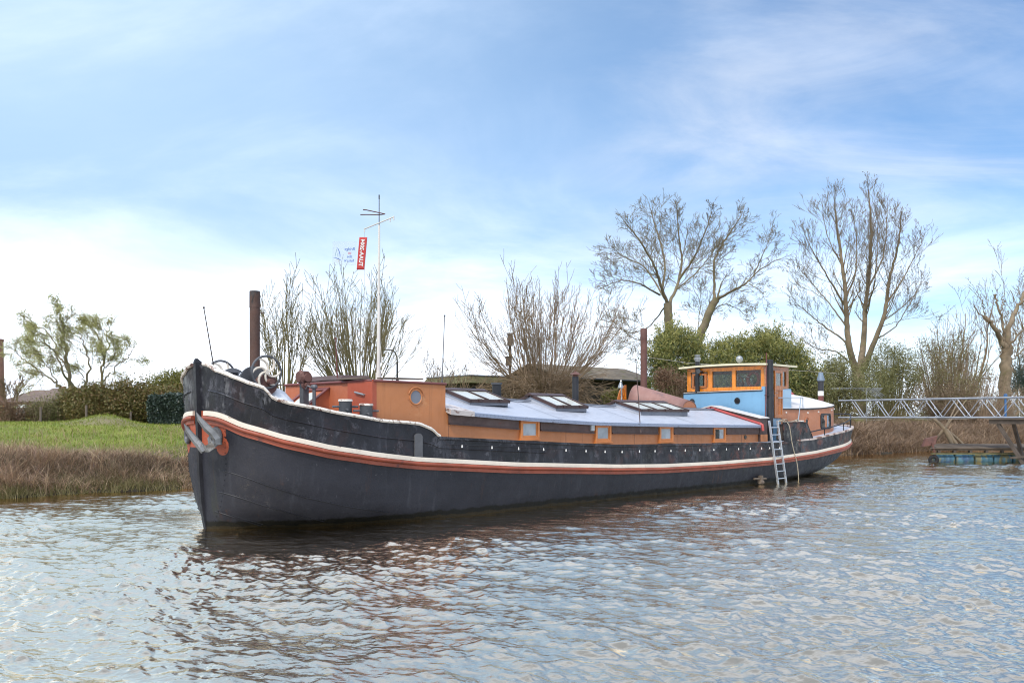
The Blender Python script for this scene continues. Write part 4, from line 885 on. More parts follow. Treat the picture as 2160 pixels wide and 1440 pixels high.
# boarding rail and stern rail
mb = MB(); yr = -1.75
mb.tube([(21.0, yr, 3.02), (22.9, yr, 3.06), (23.1, yr+.1, 3.05)], .018, 6); mb.tube([(22.75, yr, 3.05), (22.5, yr, 2.06), (22.48, yr, 1.95)], .018, 6); mb.tube([(23.1, yr+.1, 3.05), (23.1, yr+.1, 2.6)], .016, 6); mb.build('boarding_rail', paint('pale_blue_rail', (0.33, 0.43, 0.52), .45, .1), barge)
mb = MB(); pts = []
for X in np.concatenate([np.linspace(22.5, 27.4, 26), 28.25-(np.linspace(1, 0, 14)[1:]**2)*.8]):
    p = hull_pt(1.95, min(X, 28.55), -1, -.10 if X < 27.8 else -.2*0); pts.append((X, min(p.y, -.0), float(zrail(X))+.27+.12*smooth(24, 28, X)+.10*smooth(26.5, 28, X)))
far_ = [(x, -y, z) for x, y, z in pts[::-1]]
mb.tube(pts+far_[1:], .024, 8)
for sg in (1, -1):
    for X in (23.9, 25.7, 26.9, 27.9): i = int(np.argmin([abs(p[0]-X) for p in pts])); p = pts[i]; mb.tube([(p[0], sg*p[1], float(zdeck(X))-.02), (p[0], sg*p[1], p[2])], .02, 6)
mb.build('stern_rail', M['black_paint'], barge, True)
# ---- mooring bitts
def bollard(x, y, z, h, r=.145):
    mb = MB(); mb.lathe([(r, z-.25), (r*.96, z+h-.03)], (x, y, 0), 18, 0)
    b = mb.build('bollard', M['stove_grey'], barge, True)
    mb = MB(); mb.lathe([(r*1.05, z+h-.029), (r*1.07, z+h-.005), (r*1.0, z+h+.018), (0, z+h+.02)], (x, y, 0), 18); mb.build('bollard_cap', M['cap_white'], b, True)
    mb = MB()
    for dz, an in ((h-.14, .2), (h-.2, 2.0)):
        c_, s_ = math.cos(an), math.sin(an); mb.tube([(x-c_*.29, y+s_*.29, z+dz), (x+c_*.29, y-s_*.29, z+dz)], .022, 8)
    mb.build('bollard_pin', M['steel'], b, True); return b
M['stove_grey'] = paint('bollard_black', (0.04, 0.043, 0.046), .5, .3, [((0.11, 0.115, 0.12), .56, .1, 5, .6), (RUST, .66, .05, 7, .8)])
bollard(2.34, -1.70, 2.2, .47); bollard(2.97, -1.78+.0, 2.13, .47) if False else bollard(2.72, -1.98+.06, 2.12, .46)
bollard(22.15, -1.98, 1.75, .42, .16)
# ---- windlass on the bow
WX = 1.0
mb = MB()
mb.box((WX-.35, -.62, 2.3), (WX+.30, -.50, 3.05)); mb.box((WX-.35, .75, 2.3), (WX+.30, .87, 3.05)); mb.lathe([(.06, -1.0), (.06, 1.2)], (WX, 0, 3.05), 12, 0, 'Y')
wl = mb.build('windlass', M['rust_red'], barge)
mb = MB(); mb.lathe([(.34, -.40), (.34, -.34), (.19, -.28), (.17, 0), (.17, .3), (.19, .5), (.34, .56), (.34, .62)], (WX-.08, 0, 3.05), 24, 0, 'Y'); mb.lathe([(.22, -.84), (.14, -.76), (.13, -.70), (.2, -.62)], (WX, 0, 3.0), 18, 1, 'Y'); mb.build('windlass_drum', [M['steel'], M['rust_red']], wl, True)
def handwheel(cx_, cy_, cz_, r):
    mb = MB(); mb.torus((cx_, cy_, cz_), r, .026, (0, 1, 0), 36, 8); wheel = mb.build('handwheel', M['steel'], wl, True)
    mb = MB(); mb.lathe([(.05, -.04), (.05, .04)], (cx_, cy_, cz_), 12, 0, 'Y')
    for k in range(6):
        a = k*math.pi/3+.3; pts = []
        for s_ in np.linspace(0, 1, 8): b_ = a+1.15*s_**1.3-.3; pts.append((cx_+r*s_*math.cos(b_), cy_, cz_+r*s_*math.sin(b_)))
        mb.tube(pts, [.026]*6+[.024, .022], 6)
    mb.build('wheel_spokes', M['cream'], wheel, True)
    mb = MB(); mb.tube([(cx_+r*.75, cy_-.02, cz_-r*.78), (cx_+r*.75, cy_-.17, cz_-r*.80)], .02, 6); mb.build('wheel_grip', M['plank'], wheel, True)
handwheel(WX-.05, -.86, 3.25, .335); handwheel(WX-.15, 1.02, 3.24, .33)
mb = MB(); mb.box((.35, -.2, 2.85), (.75, .35, 3.05)); mb.lathe([(.09, -.25), (.06, -.2), (.06, .4), (.09, .45)], (.5, .05, 3.16), 14, 0, 'Y'); mb.box((.42, -.28, 3.0), (.6, -.22, 3.25)); mb.box((.42, .42, 3.0), (.6, .48, 3.25)); mb.build('chain_stopper', M['black_paint'], wl)
mb = MB(); mb.loft([[(.45, .55, 3.05), (1.4, .3, 3.0), (1.4, 1.5, 3.0), (.45, 1.2, 3.05)], [(.6, .65, 3.26), (1.2, .5, 3.30), (1.2, 1.3, 3.25), (.6, 1.1, 3.22)]], 0); mb.build('windlass_cover', M['tarp'], wl)
# upright with capstan gear and a small stanchion on the foredeck
mb = MB(); mb.box((2.12, -.36, 2.1), (2.26, -.20, 3.34)); mb.build('winch_post', M['steel'], barge)
wp = bpy.data.objects['winch_post']
mb = MB()
for y, r, z in ((-.43, .15, 3.18), (-.50, .09, 3.18), (-.43, .10, 3.02), (-.50, .06, 3.02)): mb.lathe([(r, -.03), (r, .03)], (2.14, y, z), 14, 0, 'Y')
mb.lathe([(.12, -.06), (.16, 0), (.12, .06)], (2.06, -.34, 3.2), 12, 0, 'X'); mb.build('winch_gear', M['rust_red'], wp)
mb = MB(); mb.tube([(2.2, -.68, 2.2), (2.2, -.68, 2.96)], .04, 8); mb.lathe([(.06, 2.93), (.08, 2.97), (.06, 3.02), (0, 3.03)], (2.2, -.68, 0), 10); mb.tube([(2.2, -.68, 2.93), (2.12, -.55, 3.0), (2.1, -.5, 2.93)], .02, 6); mb.build('deck_stanchion', M['steel'], barge)
# whip aerials and staffs fixed to the boat
def rod(name, a, b, r, mat=M['steel']):
    mb = MB(); mb.tube([a, b], [r, r*.7], 6); mb.lathe([(r*1.6, -.02), (r*1.6, .02)], (b[0], b[1], b[2]), 6); mb.lathe([(r*1.8, 0), (r*1.4, .08)], a, 6); return mb.build(name, mat, barge)
rod('jack_staff', (.40, .30, 3.05), (.12, .30, 4.63), .014, M['timber'])
rod('aerial', (3.05, -.30, 3.15), (3.0, -.30, 4.12), .016, M['maroon'])
rod('aerial', (4.90, -W+.03, 3.08), (4.98, -W+.03, 4.68), .013)
rod('aerial', (12.35, -2.0, 1.85), (12.15, -1.98, 3.98), .016, M['brown'])
# ---- signal mast
mb = MB(); mz = 3.15
mb.tube([(4.42, 0, mz-.1), (4.43, 0, 5.0), (4.44, 0, 7.02)], [.050, .038, .024], 10); mb.lathe([(.075, mz-.05), (.07, mz+.25)], (4.42, 0, 0), 12)
mast = mb.build('mast', M['mast_white'], barge, True)
mb = MB(); mb.tube([(4.44, 0, 7.02), (4.44, 0, 7.70)], [.013, .010], 6); mb.lathe([(.018, 7.66), (.018, 7.76)], (4.44, 0, 0), 6); mb.build('mast_aerial', M['steel'], mast)
mb = MB(); mb.tube([(4.44, .62, 7.02), (4.44, -.60, 7.12)], .016, 8)
for y, z in ((.62, 7.02), (-.45, 7.105), (-.60, 7.12)): mb.tube([(4.44, y, z+.02), (4.44, y, z-.08)], .015, 6)
mb.build('yard', M['mast_white'], mast)
mb = MB(); mb.tube([(4.44, 0, 7.27), (4.55, -.10, 7.29), (4.15, .12, 7.36), (4.05, .12, 7.35)], .013, 6); mb.tube([(4.44, 0, 7.27), (4.30, .28, 7.30), (4.20, .45, 7.31)], .013, 6); mb.build('aerial_bracket', M['rust_red'], mast)
mb = MB(); mb.tube([(4.44, .62, 6.95), (4.44, .63, 4.5), (4.40, .40, 3.3)], .004, 4); mb.build('halyard', M['rope'], mast)
mb = MB(); mb.tube([(4.44, -.06, 4.05), (4.3, -.35, 3.2)], .006, 4); mb.tube([(4.44, .06, 4.05), (4.7, .5, 3.2)], .006, 4); mb.build('stay', M['cap_white'], mast)
# small deck light near the hood
mb = MB(); mb.tube([(15.2, .95, 2.5), (15.2, .95, 3.52)], .025, 6); mb.tube([(15.2, .95, 3.5), (15.08, .88, 3.55)], .02, 6); mb.lathe([(.03, 3.5), (.09, 3.36), (.10, 3.30), (.05, 3.30)], (15.05, .87, 0), 10); mb.build('deck_lamp', M['galv'], barge, True)
mb = MB(); mb.box((10.12, -2.0, 1.93), (10.26, -W-.057, 2.10)); mb.build('side_lamp', M['galv'], hold)

# ------------------------------------------------------------------ things resting on, hanging from or lying by the barge
def on_barge(name, mb, mats, label, cat, group=None, smooth_=False):
    o = mb.build(name, mats, None, smooth_); o.location = BO; o.rotation_euler = (0, 0, BT); return tag(o, label, cat, group)
# bow anchor
def fluke(tip, heel, w, nrm):
    tip = Vector(tip); heel = Vector(heel); ax = (heel-tip); n_ = Vector(nrm).normalized(); sdv = ax.cross(n_).normalized()
    rings = []
    for t_, ww, th in ((0, .012, .012), (.18, w*.55, .03), (.5, w, .04), (.82, w*.92, .05), (1, w*.8, .07)):
        p = tip+ax*t_; rings.append([p+sdv*ww*.5-n_*th*.2, p+n_*th*.8, p-sdv*ww*.5-n_*th*.2, p-n_*th*.6])
    return rings
AO = Vector((-6.2, 17.0, 1.9))
def A(px, py, dd=0.0): d = 17.02+dd; return Vector(((px-1080)/1800*d, d, CAM_H-(py-880)*d/1800))-AO
mb = MB()
def arm(pts, ws, ths):
    rings = []
    for i, p in enumerate(pts):
        a = pts[max(i-1, 0)]; b = pts[min(i+1, len(pts)-1)]; t_ = (b-a).normalized(); f_ = Vector((0, -1, 0)); s_ = t_.cross(f_).normalized(); w_, th = ws[i]*.5, ths[i]
        rings.append([p+s_*w_, p+s_*w_*.1+f_*th, p-s_*w_*.8+f_*th*.35, p-s_*w_, p-f_*th*.6])
    mb.loft(rings, 0)
arm([A(414, 869), A(421, 884), A(436, 902), A(450, 914), A(459, 926), A(460, 938)], [.012, .11, .16, .17, .19, .16], [.012, .05, .08, .09, .11, .11])
arm([A(388, 893, .06), A(396, 908, .05), A(410, 926, .02), A(424, 942), A(431, 952)], [.012, .11, .15, .16, .15], [.012, .05, .07, .08, .10])
mb.loft([[A(424, 940), A(431, 953), A(431, 953, .14), A(424, 940, .14)], [A(436, 938, -.12), A(441, 953, -.12), A(441, 953, .12), A(436, 938, .12)], [A(447, 930, -.13), A(454, 944, -.13), A(454, 944, .1), A(447, 930, .1)], [A(455, 918), A(464, 934), A(464, 934, .12), A(455, 918, .12)]], 0)
mb.tube([A(446, 936), A(444, 925, .2), A(452, 915, .42)], .06, 8)
mb.tube([A(432, 950, -.02), A(463, 928, -.02)], .035, 8)
an_ = mb.build('anchor', M['anchor']); an_.location = AO; tag(an_, 'grey two-fluked anchor drawn up against the red painted bow of the barge', 'anchor')
# aluminium ladder over the side
def ladder():
    t0, t1 = Vector((19.32, -2.30, 2.19)), Vector((19.72, -2.46, -.25)); e0, e1 = Vector((19.90, -2.30, 2.19)), Vector((20.30, -2.46, -.25))
    root = tag(empty('ladder', BO, BT), 'aluminium ladder hung over the side of the barge into the water', 'ladder')
    for a, b in ((t0, t1), (e0, e1)): mb = MB(); mb.bar(a, b, .035, .07, 0, (0, 1, 0)); mb.build('rail', M['alu'], root)
    for k in range(9):
        f = .10+.105*k; mb = MB(); mb.tube([t0.lerp(t1, f)+Vector((.018, 0, 0)), e0.lerp(e1, f)-Vector((.018, 0, 0))], .019, 8); mb.build('rung', M['alu'], root)
ladder()
mb = MB(); pts = [(21.1, -1.95, 2.20), (20.75, -2.1, 2.14), (20.75, -2.30, 2.02), (20.95, -2.33, 1.3), (21.25, -2.36, .6), (21.38, -2.36, -.1)]
def smooth_path(p, n=8):
    p = [Vector(q) for q in p]; out = []
    for i in range(len(p)-1):
        a, b, c_, d = p[max(i-1, 0)], p[i], p[i+1], p[min(i+2, len(p)-1)]
        for k in range(n):
            t_ = k/n; out.append(.5*((2*b)+(c_-a)*t_+(2*a-5*b+4*c_-d)*t_*t_+(3*b-a-3*c_+d)*t_**3))
    return out+[p[-1]]
mb.tube(smooth_path(pts), .016, 6)
mb.tube(smooth_path([(22.0, -2.0, 2.12), (21.6, -1.85, 2.10), (21.2, -1.95, 2.22), (20.9, -1.8, 2.16), (21.3, -2.1, 2.14), (21.9, -2.05, 2.22), (22.1, -1.9, 2.1)]), .02, 6)
on_barge('mooring_rope', mb, M['rope'], 'pale mooring rope coiled on the stern bollard and trailing down the hull', 'rope')
mb = MB(); mb.hexa([(21.0, -1.9, 1.5), (22.1, -1.9, 1.5), (22.1, -1.2, 1.5), (21.0, -1.2, 1.5), (21.1, -1.85, 2.06), (22.0, -1.85, 2.06), (22.0, -1.25, 2.06), (21.1, -1.25, 2.06)])
on_barge('deck_box', mb, M['timber'], 'dark low box on the stern deck under the coiled rope', 'box')
# driftwood fender at the waterline
mb = MB(); mb.tube([(18.45, -2.22, .20), (19.2, -2.25, .17)], .035, 8); mb.box((18.8, -2.30, .06), (18.92, -2.16, .30)); mb.tube([(18.78, -2.24, .08), (18.98, -2.24, .06)], .075, 10)
on_barge('wooden_fender', mb, M['plank'], 'small pale wooden fender floating beside the foot of the ladder', 'fender')
# string of lights
root = tag(empty('string_lights', BO, BT), 'string of small white bulbs strung along the black side of the barge', 'string lights')
BPX = [5.1, 6.05, 6.95, 7.85, 8.7, 9.5, 10.3, 11.05, 11.85, 12.6, 13.4, 14.15, 14.95, 15.75, 16.5, 17.25, 18.0, 18.75, 19.3, 20.0]
mb = MB(); wp_ = []
for X in np.linspace(4.6, 20.4, 80): wp_.append((X, -2.315, float(zrail(X))-.155-.02*abs(math.sin((X-5.1)*3.9))))
mb.tube(wp_, .006, 4); mb.build('wire', M['black_paint'], root)
M['bulb'] = paint('bulb', (0.82, 0.80, 0.76), .2, .04, bmp=0)
for X in BPX:
    mb = MB(); mb.lathe([(.008, .035), (.009, .012), (.016, -.008), (.019, -.022), (.011, -.036), (0, -.038)], (X, -2.335, float(zrail(X))-.20), 8); mb.build('bulb', M['bulb'], root, True)
# tarpaulin bag beside the windlass
mb = MB(); rr_ = np.random.default_rng(4); rings = []
for t_, s_ in ((0, .24), (.12, .28), (.35, .27), (.6, .22), (.85, .15), (1, .06)): rings.append([(1.32+s_*1.1*math.cos(a)*(1+.16*rr_.normal()*.6), -.85+s_*math.sin(a)*(1+.16*rr_.normal()*.6)+.25*t_, 2.42+.50*t_) for a in np.linspace(0, 2*math.pi, 15)[:-1]])
mb.loft(rings, 0, True); on_barge('tarpaulin', mb, M['tarp'], 'crumpled white tarpaulin bundled on the foredeck behind the spoked handwheel', 'tarpaulin', None, True)
# lifebuoy inside the wheelhouse
mb = MB(); c_ = (20.62, -.95, 3.70); mb.torus(c_, .27, .065, (1, -.25, 0), 30, 10)
for k in range(4): a = k*math.pi/2+.5; mb.torus((c_[0]-.02, c_[1]+.27*math.cos(a), c_[2]+.27*math.sin(a)), .07, .012, (0, -math.sin(a), math.cos(a)), 12, 5, 1)
on_barge('lifebuoy', mb, [M['red_panel'], M['white']], 'red lifebuoy hanging behind the front glass of the wheelhouse', 'lifebuoy', None, True)

# flags: built flat in (across, down), then waved; the cloth is seen from behind, so the writing reads backwards
def text_polys(s, size, bold=0.0):
    cu = bpy.data.curves.new('lettering', 'FONT'); cu.body = s; cu.size = size; cu.align_x = 'CENTER'; cu.align_y = 'CENTER'; cu.offset = bold; cu.resolution_u = 2
    o = bpy.data.objects.new('lettering', cu); COL.objects.link(o); bpy.context.view_layer.update()
    me = bpy.data.meshes.new_from_object(o.evaluated_get(bpy.context.evaluated_depsgraph_get()))
    v = [tuple(x.co) for x in me.vertices]; f = [tuple(p.vertices) for p in me.polygons]
    bpy.data.objects.remove(o); bpy.data.meshes.remove(me); bpy.data.curves.remove(cu); return v, f
YV = Vector((-math.sin(BT), math.cos(BT), 0))       # the yard runs this way
tip_ = b2w((4.44, .62, 6.97))
def flag(name, x0_, x1_, z0_, z1_, mat, label, deco, wave, skew=0.0, parent_tip=tip_):
    """x to the right as seen from the camera, metres from the yard end; depth direction is away from the camera"""
    o3 = parent_tip; rx = Vector((1, 0.10, 0)).normalized(); fw = Vector((-.1, 1, 0)).normalized()
    def P(x, z, d=0.0): return o3+rx*(x+skew*(z-z0_))+Vector((0, 0, z))+fw*(wave*math.sin(x*7+z*3)+wave*.6*math.sin(z*5)+d)
    mb = MB(); nx, nz = 14, 14; g = [[P(x0_+(x1_-x0_)*i/nx, z0_+(z1_-z0_)*j/nz) for i in range(nx+1)] for j in range(nz+1)]
    mb.loft(g, 0, False, False); o = tag(mb.build(name, mat, None, True), label, 'flag')
    mod = o.modifiers.new('thick', 'SOLIDIFY'); mod.thickness = .004; mod.offset = 0
    for dn, dm, parts in deco:
        mb = MB()
        for v, f in parts: mb.add([P(x, z, -.008) for x, z in v], f)
        mb.build(dn, dm, o, False, False)
    return o
def place_text(s, size, cx_, cz_, rot=0.0, mirror=True, bold=0.0):
    v, f = text_polys(s, size, bold); c_, s_ = math.cos(rot), math.sin(rot); out = []
    for x, y, z in v:
        x2, y2 = x*c_-y*s_, x*s_+y*c_
        if mirror: x2 = -x2
        out.append((cx_+x2, cz_+y2))
    return out, f
def stroke(pts, wd):
    p = np.array(pts, float); d = np.gradient(p, axis=0); d /= np.linalg.norm(d, axis=1)[:, None]; n_ = np.stack([-d[:, 1], d[:, 0]], 1); ww = np.array(wd)[:, None] if isinstance(wd, (list, tuple)) else wd
    a = p+n_*ww/2; b = p-n_*ww/2; v = [tuple(q) for q in np.concatenate([a, b])]; m_ = len(p); return v, [(i, i+1, m_+i+1, m_+i) for i in range(m_-1)]
def plain(nm, c, trans=0.0):
    m, t, b = new_mat(nm); b.inputs['Base Color'].default_value = c+(1,); b.inputs['Roughness'].default_value = .8
    if trans:
        tl = nd(t, 'ShaderNodeBsdfTranslucent'); tl.inputs[0].default_value = c+(1,); mx = nd(t, 'ShaderNodeMixShader'); mx.inputs[0].default_value = trans
        t.links.new(b.outputs[0], mx.inputs[1]); t.links.new(tl.outputs[0], mx.inputs[2]); t.links.new(mx.outputs[0], t.nodes['Material Output'].inputs[0])
    return m
flag('pennant', -.20, -.005, -.97, -.16, plain('pennant_red', (0.66, 0.085, 0.075), .3), 'narrow red pennant with white numbers hanging from the yard end', [('lettering', M['white'], [place_text('TUAA-2004', .135, -.112, -.55, R(90), True, .004)]), ('hem', M['maroon'], [([(-.012, -.97), (-.003, -.97), (-.003, -.16), (-.012, -.16)], [(0, 1, 2, 3)])])], .012, -.0+.09)
BLUEI, REDI, GRN, YEL = plain('flag_blue', (0.10, 0.17, 0.42)), plain('flag_red', (0.55, 0.12, 0.12)), plain('flag_grey_green', (0.25, 0.36, 0.38)), plain('flag_yellow', (0.62, 0.50, 0.22))
FW_ = plain('flag_white', (0.80, 0.83, 0.86), .55)
_t = FW_.node_tree; _o = _t.nodes['Material Output']; _s = _o.inputs[0].links[0].from_socket; _tr = nd(_t, 'ShaderNodeBsdfTransparent'); _m = nd(_t, 'ShaderNodeMixShader'); _m.inputs[0].default_value = .82
_t.links.new(_s, _m.inputs[1]); _t.links.new(_tr.outputs[0], _m.inputs[2]); _t.links.new(_m.outputs[0], _o.inputs[0])        # thin open-weave cloth
sail = [stroke([(-.735, -.66), (-.715, -.56), (-.70, -.47)], .012), stroke([(-.665, -.66), (-.668, -.60), (-.662, -.56)], .010)]
sail2 = [stroke([(-.70, -.43), (-.665, -.46), (-.635, -.53), (-.615, -.60), (-.612, -.66)], [.006, .014, .018, .018, .012]), stroke([(-.77, -.685), (-.72, -.69), (-.67, -.705), (-.62, -.725), (-.59, -.745)], [.006, .012, .022, .018, .008])]
dots = [([(-.675+.035*math.cos(a)+.008*math.cos(b_), -.765+.035*math.sin(a)+.008*math.sin(b_)) for b_ in np.linspace(0, 6.28, 7)[:-1]], [tuple(range(6))]) for a in np.linspace(0, 2*math.pi, 9)[:-1]]
flag('white_flag', -.80, -.215, -.86, -.27, FW_, 'white flag with a small sailing boat emblem and backwards lettering flying beside the red pennant',
     [('lettering', BLUEI, [place_text('Bridge', .10, -.38, -.46, 0, True, .001), place_text('the', .10, -.38, -.645, 0, True, .001), place_text('future', .10, -.39, -.745, 0, True, .001)]), ('red_lettering', REDI, [place_text('to', .10, -.38, -.555, 0, True, .001)]), ('emblem_sail', GRN, sail), ('emblem_boat', BLUEI, sail2), ('emblem_sun', YEL, dots)], .02, .03)

# ------------------------------------------------------------------ trees and plants
class Branches:
    """tapered limbs collected as arrays"""
    def __init__(s): s.V = []; s.F = []; s.n = 0
    def tube(s, P, rad, k):
        P = np.asarray(P, float); m = len(P); T = np.gradient(P, axis=0); T /= np.linalg.norm(T, axis=1)[:, None]+1e-9
        ref = np.array([0.31, 0.87, 0.12]) if abs(T[0][2]) > .6 else np.array([0.05, .1, 1.0])
        A = np.cross(T, ref); A /= np.linalg.norm(A, axis=1)[:, None]+1e-9; B = np.cross(T, A)
        a = 2*np.pi*np.arange(k)/k; rad = np.asarray(rad)[:, None, None]
        V = P[:, None]+rad*(np.cos(a)[None, :, None]*A[:, None]+np.sin(a)[None, :, None]*B[:, None])
        i, j = np.meshgrid(np.arange(m-1), np.arange(k), indexing='ij'); j2 = (j+1) % k
        F = np.stack([i*k+j, i*k+j2, (i+1)*k+j2, (i+1)*k+j], -1).reshape(-1, 4)+s.n
        s.V.append(V.reshape(-1, 3)); s.F.append(F); s.n += m*k
    def build(s, name, mat, parent): return np_mesh(name, np.concatenate(s.V), np.concatenate(s.F), mat, parent, True)
def unit(v): v = np.asarray(v, float); return v/(np.linalg.norm(v)+1e-9)
def grow(br, rs, p, d, ln, r0, lv, o, tips=None):
    """one branch and its children; o: dict of habits"""
    seg = max(4, int(4+ln*1.2)) if lv < 2 else 4
    P = [np.array(p, float)]; d = unit(d); bend = rs.normal(size=3)*o['wob']
    for i in range(seg):
        d = unit(d+bend*.25+rs.normal(size=3)*o['wob']*.55+np.array(o.get('trop', (0, 0, .06)))*(1 if lv else .5)); P.append(P[-1]+d*ln/seg)
    P = np.array(P); tt = np.linspace(0, 1, seg+1); rad = np.maximum(r0*(1-tt*o.get('taper', .72)), o['rmin'])
    br.tube(P, rad, 8 if r0 > .12 else (6 if r0 > .05 else 3))
    if tips is not None and lv >= o['lv']-1: tips.extend([P[-1], P[len(P)//2]])
    if lv >= o['lv']: return
    nk = o['kids'][lv]; nk = max(1, int(nk*(0.75+0.5*rs.random())))
    for i in range(nk):
        t = o.get('t0', .25)+(1-o.get('t0', .25))*(i+rs.random()*.9)/nk; t = min(t, .98); k = t*seg; a = int(min(k, seg-1)); q = P[a]+(P[a+1]-P[a])*(k-a); dd = unit(P[a+1]-P[a])
        ax = rs.normal(size=3); ax -= dd*(ax@dd); ax = unit(ax); an = math.radians(o['ang'][lv]*(.7+.6*rs.random()))
        nd_ = dd*math.cos(an)+ax*math.sin(an); l2 = ln*o['len'][lv]*(1-.45*t)*(.7+.6*rs.random()); r2 = max(o['rmin'], r0*(1-t*o.get('taper', .72))*o['rad'][lv])
        grow(br, rs, q, nd_, l2, r2, lv+1, o, tips)
    if o.get('fork') and lv < o['lv']-1:
        for _ in range(2): grow(br, rs, P[-1], d+rs.normal(size=3)*.35, ln*.5, rad[-1], lv+1, o, tips)
def leaves(C, rs, n, spread, size, aspect=2.2, droop=0.0, updir=None):
    """n leaf faces scattered about the points C (m,3)"""
    C = np.asarray(C); i = rs.integers(0, len(C), n); P = C[i]+rs.normal(size=(n, 3))*spread
    d = rs.normal(size=(n, 3)); d[:, 2] -= droop
    if updir is not None: d += np.array(updir)
    d /= np.linalg.norm(d, axis=1)[:, None]; s_ = np.cross(d, rs.normal(size=(n, 3))); s_ /= np.linalg.norm(s_, axis=1)[:, None]+1e-9
    L_ = size*(.6+.8*rs.random(n))[:, None]; W_ = L_/aspect
    V = np.stack([P-d*L_/2, P+s_*W_/2, P+d*L_/2, P-s_*W_/2], 1).reshape(-1, 3); F = np.arange(4*n).reshape(n, 4); return V, F
def root_at(name, x, y, label, cat, group=None): return tag(empty(name, (x, y, gz(x, y))), label, cat, group)
def tree_from_limbs(name, x, y, label, limbs, o, seed, mat, leafage=None, group=None, cat='tree', rtrunk=None):
    """limbs: list of (points [(dx, dz, ddepth)...], r0, r1) relative to the base, drawn as the tree's main stems; twigs grow from them"""
    z0 = gz(x, y); rs = np.random.default_rng(seed); tr = Branches(); cr = Branches(); tips = []
    rx = np.array([1, 0, 0.]); 
    for pts, r0, r1 in limbs:
        P = np.array([[p[0], p[2], p[1]] for p in pts], float); 
        m = 6*(len(P)-1)+1; t = np.linspace(0, len(P)-1, m); Q = np.stack([np.interp(t, np.arange(len(P)), P[:, k]) for k in range(3)], 1)
        ker = np.array([.2, .6, .2]); 
        for _ in range(3):
            Q[1:-1] = .25*Q[:-2]+.5*Q[1:-1]+.25*Q[2:]
        Q[1:] += rs.normal(size=Q[1:].shape)*.06*o.get('jit', 1)
        f_ = o.get('thin', .62) if r0 < .30 else 1.0; r0, r1 = r0*f_, r1*(.55 if r0 < .30 else 1); rad = r0+(r1-r0)*np.linspace(0, 1, m)**.75; (tr if r0 > o.get('rtrunk', .2) else cr).tube(Q, rad, 9)
        if r1 >= .2: continue
        L_ = np.linalg.norm(Q[-1]-Q[0]); nk = int(o['limb_kids']*L_/5)
        for i in range(nk):
            t_ = o.get('lt0', .3)+(1-o.get('lt0', .3))*(i+rs.random())/nk; k = t_*(m-1); a = int(min(k, m-2)); q = Q[a]+(Q[a+1]-Q[a])*(k-a); dd = unit(Q[a+1]-Q[a])
            ax = rs.normal(size=3); ax -= dd*(ax@dd); ax = unit(ax); an = math.radians(o['limb_ang']*(.65+.7*rs.random())); out = unit(q-np.array([0, 0, q[2]*.8]))
            grow(cr, rs, q, dd*math.cos(an)+ax*math.sin(an)+.15*out, o['limb_len']*(1.12-.70*t_)*(.6+.7*rs.random()), max(o['rmin'], rad[a]*o.get('limb_rad', .38)), 1, o, tips)
        grow(cr, rs, Q[-1], unit(Q[-1]-Q[-3]), o['limb_len']*.34, r1, 2, o, tips)
    root = root_at(name, x, y, label, cat, group)
    if tr.n: tr.build('trunk', mat, root)
    if cr.n: cr.build('branches', mat, root)
    if leafage:
        n, spread, size, asp, droop, lm, nm = leafage; V, F = leaves(tips, rs, n, spread, size, asp, droop); np_mesh(nm, V, F, lm, root)
    return root
def px_limb(pts, x, y, d):
    """photo columns/rows of a limb at distance d -> offsets from the tree's base (x, y)"""
    z0 = gz(x, y); out = []
    for i, p in enumerate(pts):
        dd = d+(p[2] if len(p) > 2 else 0); out.append(((p[0]-1080)/1800*dd-x, CAM_H-(p[1]-880)/1800*dd-z0, dd-y))
    return out
def limbs_px(spec, x, y, d): return [(px_limb(p, x, y, d), r0, r1) for p, r0, r1 in spec]

# three big bare trees behind the stern
x, y = bank_at(1412, 13)
tree_from_limbs('bare_tree', x, y, 'spreading bare tree with one straight trunk rising behind the bamboo', limbs_px([
    ([(1413, 870), (1412, 760), (1411, 690), (1408, 640)], .36, .30),
    ([(1408, 642), (1393, 600, -1), (1380, 560, -2), (1352, 510, -3), (1325, 478, -3)], .22, .07), ([(1396, 610), (1405, 560, 1), (1393, 510, 2), (1380, 470, 3), (1372, 440, 3)], .16, .05),
    ([(1410, 644), (1430, 600, 1), (1440, 550, 2), (1432, 500, 2), (1428, 445, 2)], .22, .06), ([(1432, 590), (1458, 555, -1), (1480, 510, -2), (1500, 455, -3)], .16, .05), ([(1428, 610), (1470, 575, 2), (1495, 545, 4), (1510, 520, 4)], .10, .04),
    ([(1392, 622), (1350, 598, -2), (1310, 590, -3), (1285, 600, -3)], .12, .04), ([(1402, 630), (1360, 560, 3), (1320, 545, 4), (1290, 520, 4)], .12, .04), ([(1400, 650), (1370, 690, 2), (1330, 705, 3), (1300, 680, 3)], .09, .03), ([(1408, 700), (1370, 722, -2), (1330, 712, -3), (1285, 668, -4)], .08, .03)], x, y, y),
    dict(lv=4, kids=[0, 5, 4, 2], ang=[0, 42, 38, 32], len=[0, .62, .66, .8], rad=[0, .6, .6, .7], wob=.105, rmin=.0095, limb_kids=15, limb_ang=46, limb_len=2.7, taper=.65, jit=.35, limb_rad=.36, lt0=.15), 11, M['bark'], (500, .04, .06, 1.8, .2, M['dead_leaf'], 'catkins'))
x, y = bank_at(1462, 14)
